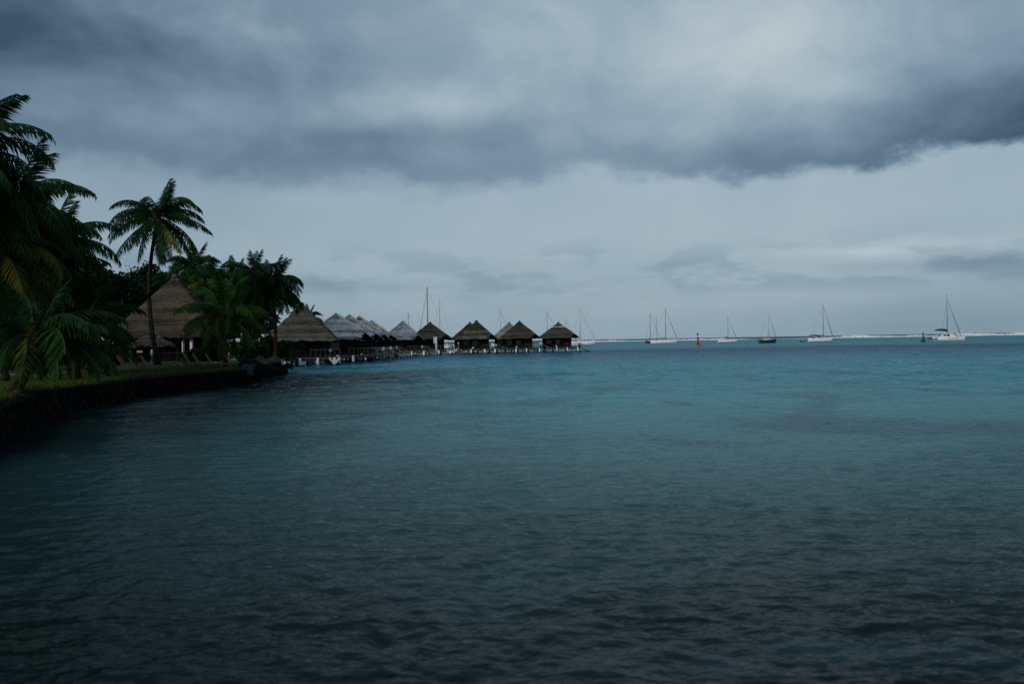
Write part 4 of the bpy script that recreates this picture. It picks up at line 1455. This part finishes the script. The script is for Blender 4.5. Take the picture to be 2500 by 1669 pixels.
def sailboat(label, hull_px, wl_py, Yd, mast_px, top_py, bow=1, hull='gelcoat', deck='gelcoat', mast='alloy', furl='sailcloth', cover='sailcloth', bimini=None,
             mizzen=None, free=0.95, cabin=True, furl_r=0.12, mast_r=0.12, yaw=0.0, furl_line='alloy'):
    free *= 1.3
    x0 = P(hull_px[0], wl_py, Yd).x; x1 = P(hull_px[1], wl_py, Yd).x
    Lh = x1 - x0
    root = empty('sailboat', ((x0 + x1) / 2, Yd, 0), (0 if bow > 0 else math.pi) + yaw)
    tag(root, label, 'sailboat', 'sailing boats at anchor in the lagoon')
    beam = Lh * 0.30
    hb = hull_mb(Lh, beam, free).build('hull', M[hull], root, True)
    hb.data.polygons[-1].use_smooth = False
    st = hull_mb(Lh * 1.002, beam * 1.012, 0.14, 0.0).build('boot_stripe', M['antifoul'], hb, True)
    dk = MB()
    n = 12
    dv = []
    for i in range(n):
        t = i / (n - 1)
        x = -Lh / 2 + Lh * t
        wd = beam / 2 * (0.75 + 0.25 * math.sin(min(1, t / 0.5) * math.pi / 2)) if t < 0.5 else beam / 2 * math.cos((t - 0.5) / 0.5 * math.pi / 2) ** 0.75
        wd = max(0.03, wd) * 1.02
        z = free * (1 + 0.35 * (2 * t - 0.85) ** 2) + 0.03
        xr = x + 0.5 * max(0, t - 0.7) / 0.3
        dv += [(xr, -wd, z), (xr, 0, z + 0.08), (xr, wd, z)]
    dk.add(dv, [(i * 3 + j, i * 3 + 3 + j, i * 3 + 4 + j, i * 3 + 1 + j) for i in range(n - 1) for j in (0, 1)])
    dko = dk.build('deck', M[deck], root, True)
    mxw = P(mast_px, wl_py, Yd).x
    mx = (mxw - (x0 + x1) / 2) * (1 if bow > 0 else -1)
    H = P(mast_px, top_py, Yd).z
    spar(root, mx, H, free, mast_r, mast, 0.0, 2, beam)
    bowx = Lh / 2 + 0.45
    stay(root, (bowx, 0, free * 1.4), (mx + 0.05, 0, H * 0.97), 0.035)
    o = MB().tube([(bowx - 0.15, 0, free * 1.4 + 0.5), (bowx * 0.6 + mx * 0.4, 0, free * 1.4 * 0.6 + H * 0.97 * 0.4), (mx + 0.25, 0, H * 0.93)], [furl_r * 0.9, furl_r, furl_r * 0.4], 6).build('furled_jib', M[furl_line], root, True)
    stay(root, (-Lh / 2 + 0.1, 0, free * 1.1), (mx, 0, H * 0.985), 0.03)
    for s_ in (-1, 1):
        stay(root, (mx - 0.2, s_ * beam * 0.46, free), (mx, 0, H * 0.96), 0.025, name='shroud')
    bl = min(mx + Lh / 2 - 0.6, Lh * 0.42)
    bo = MB().bar((mx - 0.1, 0, free + 1.15), (mx - bl, 0, free + 1.30), 0.07).build('boom', M[mast], root)
    MB().tube([(mx - 0.05, 0, free + 1.5), (mx - bl * 0.45, 0, free + 1.46), (mx - bl, 0, free + 1.38)], [0.22, 0.19, 0.09], 7).build('sail_cover', M[cover], bo, True)
    if cabin:
        cb = cabin_mb(-Lh * 0.22, Lh * 0.24, beam * 0.62, free * 1.02, 0.55).build('cabin', M['gelcoat'], root)
        for s_ in (-1, 1):
            for k in range(3):
                MB().box((-Lh * 0.12 + k * Lh * 0.10, s_ * beam * 0.268, free + 0.30), (Lh * 0.06, 0.04, 0.18)).build('window', M['glass_dark'], cb)
    for s_ in (-1, 1):
        for k in range(5):
            x = -Lh * 0.42 + k * Lh * 0.18
            wd = beam * 0.42 if k < 4 else beam * 0.32
            MB().bar((x, s_ * wd, free), (x, s_ * wd, free + 0.62), 0.022, None, 4).build('stanchion', M['alloy'], root)
        MB().tube([(-Lh * 0.42, s_ * beam * 0.42, free + 0.6), (Lh * 0.12, s_ * beam * 0.42, free + 0.6), (Lh * 0.3, s_ * beam * 0.32, free + 0.62), (Lh * 0.47, s_ * 0.08, free * 1.3 + 0.55)], 0.02, 4).build('lifeline', M['rigging'], root)
    if mizzen:
        mzx = (P(mizzen[0], wl_py, Yd).x - (x0 + x1) / 2) * (1 if bow > 0 else -1)
        mh = P(mizzen[0], mizzen[1], Yd).z
        spar(root, mzx, mh, free, mast_r * 0.7, mast, 0, 1, beam * 0.7)
        stay(root, (-Lh / 2, 0, free), (mzx, 0, mh * 0.97), 0.025)
    if bimini:
        bx0, bx1 = -Lh * 0.44, -Lh * 0.08
        bv = []
        for i in range(7):
            for j in range(5):
                x = bx0 + (bx1 - bx0) * i / 6; y = (j / 4 - 0.5) * beam * 0.86
                bv.append((x, y, free + 1.75 - 0.25 * abs(2 * i / 6 - 1) ** 2 - 0.22 * (2 * j / 4 - 1) ** 2))
        bf = [(i * 5 + j, i * 5 + 5 + j, i * 5 + 6 + j, i * 5 + 1 + j) for i in range(6) for j in range(4)]
        bi = MB().add(bv, bf).build('bimini', M[bimini], root, True)
        md = bi.modifiers.new('t', 'SOLIDIFY'); md.thickness = 0.12
        for s_ in (-1, 1):
            for x in (bx0 + 0.2, bx1 - 0.2):
                MB().bar((x, s_ * beam * 0.40, free), (x, s_ * beam * 0.40, free + 1.45), 0.03, None, 5).build('frame', M['alloy'], bi)
        MB().box((bx1 + 0.25, 0, free + 0.95), (0.5, beam * 0.7, 0.75), 0, 0.3).build('spray_hood', M[bimini], root)
    return root


sailboat('dark hulled boat with a tan mast, moored left behind the white ketch', (1576, 1613), 839, 540, 1588, 764, 1, 'hull_slate', 'cream', 'spar_wood', mast_r=0.20, furl_r=0.10, cover='sailcloth')
sailboat('white two masted ketch left of the red buoy', (1589, 1651), 839.5, 480, 1626, 752, 1, 'gelcoat', mizzen=(1604, 776), furl_r=0.15, mast_r=0.16, free=1.15)
sailboat('small white sloop just right of the red buoy', (1753, 1797), 836, 505, 1778, 774, 1, 'gelcoat', cover='navy', free=0.85, furl_r=0.13)
sailboat('black hulled sloop with a pale mast between the white sloops', (1852, 1893), 837, 400, 1877, 766, 1, 'hull_black', 'cream', 'alloy_pale', free=0.95, mast_r=0.18)
sailboat('white sloop with a blue canopy over its cockpit', (1974, 2031), 833.5, 420, 2011, 745, 1, 'gelcoat', bimini='blue_canvas', cover='sailcloth', furl_r=0.17, mast_r=0.12, free=1.1)
sailboat('white sailboat just right of the last bungalow', (1394, 1450), 843, 450, 1417, 752, 1, 'gelcoat', mast='alloy_pale', mast_r=0.26, free=1.3, furl_r=0.05)
sailboat('sailboat with the tallest grey mast showing above the olive bungalows', (1020, 1100), 849, 350, 1045, 702, -1, mast='alloy', mast_r=0.26, furl_line='alloy_pale', furl_r=0.30)
sailboat('sailboat with a white mast just right of the tallest grey mast', (1054, 1110), 847, 385, 1074, 731, -1, mast='alloy_pale', mast_r=0.28, furl_line='alloy_pale', furl_r=0.18)
sailboat('sailboat whose short dark mast shows behind the lone grey bungalow', (970, 1030), 845, 430, 998, 764, -1, mast='alloy', mast_r=0.16, furl_r=0.08)
sailboat('sailboat whose thin mast shows left of the second last bungalow', (1200, 1255), 845, 450, 1223, 755, 1, mast='alloy', mast_r=0.10, furl_r=0.09)
sailboat('sailboat whose mast shows in the gap between the last two bungalows', (1318, 1372), 843, 460, 1337, 761, 1, mast='alloy', mast_r=0.13, furl_r=0.08)
sailboat('sailboat whose faint mast shows behind the right slope of the last bungalow', (1362, 1408), 840, 540, 1383, 781, 1, mast='alloy', mast_r=0.10, furl_r=0.07)
sailboat('sailboat whose pale mast tip shows above the first grey bungalow', (765, 820), 852, 420, 789, 770, -1, mast='alloy_pale', mast_r=0.13, furl_r=0.10)


# catamaran
def catamaran():
    Yd = 392
    x0, x1 = P(2284, 829, Yd).x, P(2349, 829, Yd).x
    Lh = x1 - x0
    root = empty('catamaran', ((x0 + x1) / 2, Yd, 0), 0.0)
    tag(root, 'white catamaran with a navy sail bag near the right edge', 'catamaran')
    for s_ in (-1, 1):
        h = hull_mb(Lh, 1.5, 1.25, 0.12, 0.8, 0.15).build('hull', M['gelcoat'], root, True)
        h.location = (0, s_ * 2.3, 0)
        for k in range(3):
            MB().box((-1.0 + k * 1.4, -s_ * 0 - 0.74, 0.85), (0.8, 0.05, 0.16)).build('window', M['glass_dark'], h)
        for k in range(3):
            MB().box((-Lh / 2 - 0.28 - 0.28 * k, 0, 0.75 - 0.25 * k), (0.32, 0.9, 0.16)).build('step', M['gelcoat'], h)
    MB().box((0.0, 0, 1.0), (Lh * 0.72, 4.2, 0.35)).build('bridge_deck', M['gelcoat'], root)
    cb = MB()
    vs = []
    for z, xa, xb, w in ((1.18, -3.6, 2.6, 2.5), (1.9, -3.5, 2.0, 2.35), (2.5, -3.4, 0.7, 2.1), (2.62, -3.2, 0.3, 1.9)):
        vs += [(xa, -w, z), (xb, -w * 0.8, z), (xb, w * 0.8, z), (xa, w, z)]
    fs = [(i * 4 + j, i * 4 + (j + 1) % 4, i * 4 + 4 + (j + 1) % 4, i * 4 + 4 + j) for i in range(3) for j in range(4)] + [(12, 13, 14, 15)]
    c = cb.add(vs, fs).build('cabin', M['gelcoat'], root)
    MB().box((-1.2, -2.24, 2.08), (1.0, 0.34, 0.66)).build('window', M['glass_dark'], c)
    MB().box((-2.6, -2.26, 2.05), (1.1, 0.34, 0.55)).build('window', M['glass_dark'], c)
    MB().box((1.15, -1.45, 2.05), (0.9, 0.6, 0.28), -0.25).build('window', M['glass_dark'], c)
    MB().box((-3.9, 0, 2.70), (2.6, 4.0, 0.10)).build('hard_top', M['gelcoat'], root)
    for s_ in (-1, 1):
        MB().bar((-5.0, s_ * 1.9, 1.1), (-5.0, s_ * 1.9, 2.66), 0.05).build('top_support', M['alloy'], root)
    mx = P(2313, 829, Yd).x - (x0 + x1) / 2
    H = P(2311, 720, Yd).z
    spar(root, mx, H, 2.5, 0.16, 'alloy', 0, 2, 5)
    bo = MB().bar((mx - 0.2, 0, 3.55), (mx - 5.0, 0, 3.85), 0.10).build('boom', M['alloy'], root)
    MB().tube([(mx - 0.05, 0, 3.85), (mx - 1.4, 0, 4.15), (mx - 3.2, 0, 4.22), (mx - 4.9, 0, 4.02)], [0.42, 0.42, 0.34, 0.14], 9).build('sail_bag', M['navy'], bo, True)
    bx = Lh / 2 - 0.3
    MB().bar((bx - 0.2, -2.3, 1.25), (bx - 0.2, 2.3, 1.25), 0.09).build('cross_beam', M['alloy'], root)
    stay(root, (bx - 0.2, 0, 1.3), (mx, 0, H * 0.93), 0.04)
    MB().tube([(bx - 0.3, 0, 2.0), ((bx + mx) / 2, 0, H * 0.5), (mx + 0.3, 0, H * 0.88)], [0.13, 0.15, 0.06], 6).build('furled_jib', M['alloy'], root, True)
    for s_ in (-1, 1):
        stay(root, (mx - 0.8, s_ * 2.8, 1.2), (mx, 0, H * 0.9), 0.03, name='shroud')
    for k in range(5):
        MB().bar((-1.5 + k * 1.5, -2.9, 1.3), (-1.5 + k * 1.5, -2.9, 1.95), 0.025, None, 4).build('stanchion', M['alloy'], root)
    MB().bar((-1.5, -2.9, 1.93), (4.5, -2.9, 1.93), 0.02, None, 4).build('lifeline', M['rigging'], root)
    MB().box((1.9, -1.7, 1.75), (1.3, 0.5, 0.35)).build('folded_canvas', M['navy'], root)


catamaran()


def dinghy(label, px, py, Yd, Ld, z0=0.0, rz=0.0, mat='rubber'):
    q = P(px, py, Yd)
    o = empty('dinghy', (q.x, Yd, z0), rz)
    tag(o, label, 'dinghy', 'rubber dinghies')
    r = Ld * 0.075
    MB().tube([(-Ld / 2, -Ld * 0.22, 0.22), (Ld * 0.15, -Ld * 0.22, 0.22), (Ld * 0.4, -Ld * 0.13, 0.30), (Ld * 0.5, 0, 0.38), (Ld * 0.4, Ld * 0.13, 0.30), (Ld * 0.15, Ld * 0.22, 0.22), (-Ld / 2, Ld * 0.22, 0.22)], r, 8).build('tube', M[mat], o, True)
    MB().box((-0.05 * Ld, 0, 0.10), (Ld * 0.85, Ld * 0.36, 0.08)).build('floor', M['rubber'], o)
    MB().box((-Ld * 0.44, 0, 0.28), (0.06, Ld * 0.34, 0.36)).build('transom', M['rubber'], o)
    mo = MB().box((-Ld * 0.52, 0, 0.62), (0.34, 0.26, 0.36)).build('outboard', M['hull_black'], o)
    MB().bar((-Ld * 0.52, 0, 0.48), (-Ld * 0.55, 0, -0.3), 0.06).build('shaft', M['hull_black'], mo)


dinghy('small dark dinghy towed behind the white sloop with the blue canopy', 1961, 832.5, 420, 2.2)
dinghy('dark dinghy at the stern of the catamaran', 2279, 829, 388, 2.9, 0.35, 0.3)


# ------------------------------------------------------------------ channel buoys
q = P(1704, 846, 306)
o = empty('channel_buoy', (q.x, 306, 0)); tag(o, 'red channel buoy with a can topmark on an orange float', 'buoy', 'channel buoys'); o.scale = (1.12, 1.12, 1.12)
MB().lathe([(0.5, -0.5), (0.86, -0.2), (0.92, 0.12), (0.80, 0.34), (0.42, 0.55)], 18).build('float', M['buoy_orange'], o, True)
MB().lathe([(0.40, 0.5), (0.36, 0.95), (0.30, 1.3), (0.24, 1.9)], 14).build('tower', M['buoy_red'], o, True)
MB().lathe([(0.405, 0.60), (0.425, 0.66), (0.41, 0.78), (0.385, 0.84)], 14).build('band', M['antifoul'], o)
MB().lathe([(0.25, 1.9), (0.26, 2.45), (0.20, 2.5)], 12).build('lantern_house', simple('buoy_purple', (0.12, 0.02, 0.06), (0.18, 0.03, 0.09), 3, 0.5), o)
MB().bar((0, 0, 2.45), (0, 0, 3.05), 0.07).build('staff', M['buoy_red'], o)
MB().lathe([(0.24, 3.0), (0.25, 3.08), (0.25, 3.50), (0.22, 3.56)], 14).build('can_topmark', simple('buoy_maroon', (0.14, 0.012, 0.04), (0.20, 0.02, 0.06), 3, 0.5), o)

q = P(2254, 833, 325)
o = empty('channel_buoy', (q.x, 325, 0)); tag(o, 'green channel buoy with a conical tower left of the catamaran', 'buoy', 'channel buoys')
MB().lathe([(0.5, -0.5), (0.85, -0.2), (0.92, 0.10), (0.78, 0.30), (0.5, 0.45)], 18).build('float', M['buoy_green'], o, True)
MB().lathe([(0.55, 0.4), (0.46, 0.9), (0.36, 1.5), (0.26, 2.1)], 14).build('tower', M['buoy_green'], o, True)
MB().bar((0, 0, 2.1), (0, 0, 2.75), 0.08).build('staff', M['buoy_green'], o)
MB().lathe([(0.14, 2.2), (0.18, 2.28), (0.16, 2.5), (0.05, 2.56)], 10).build('lantern', M['buoy_green'], o)
MB().lathe([(0.30, 2.72), (0.24, 2.95), (0.03, 3.4)], 12).build('cone_topmark', M['buoy_green'], o)
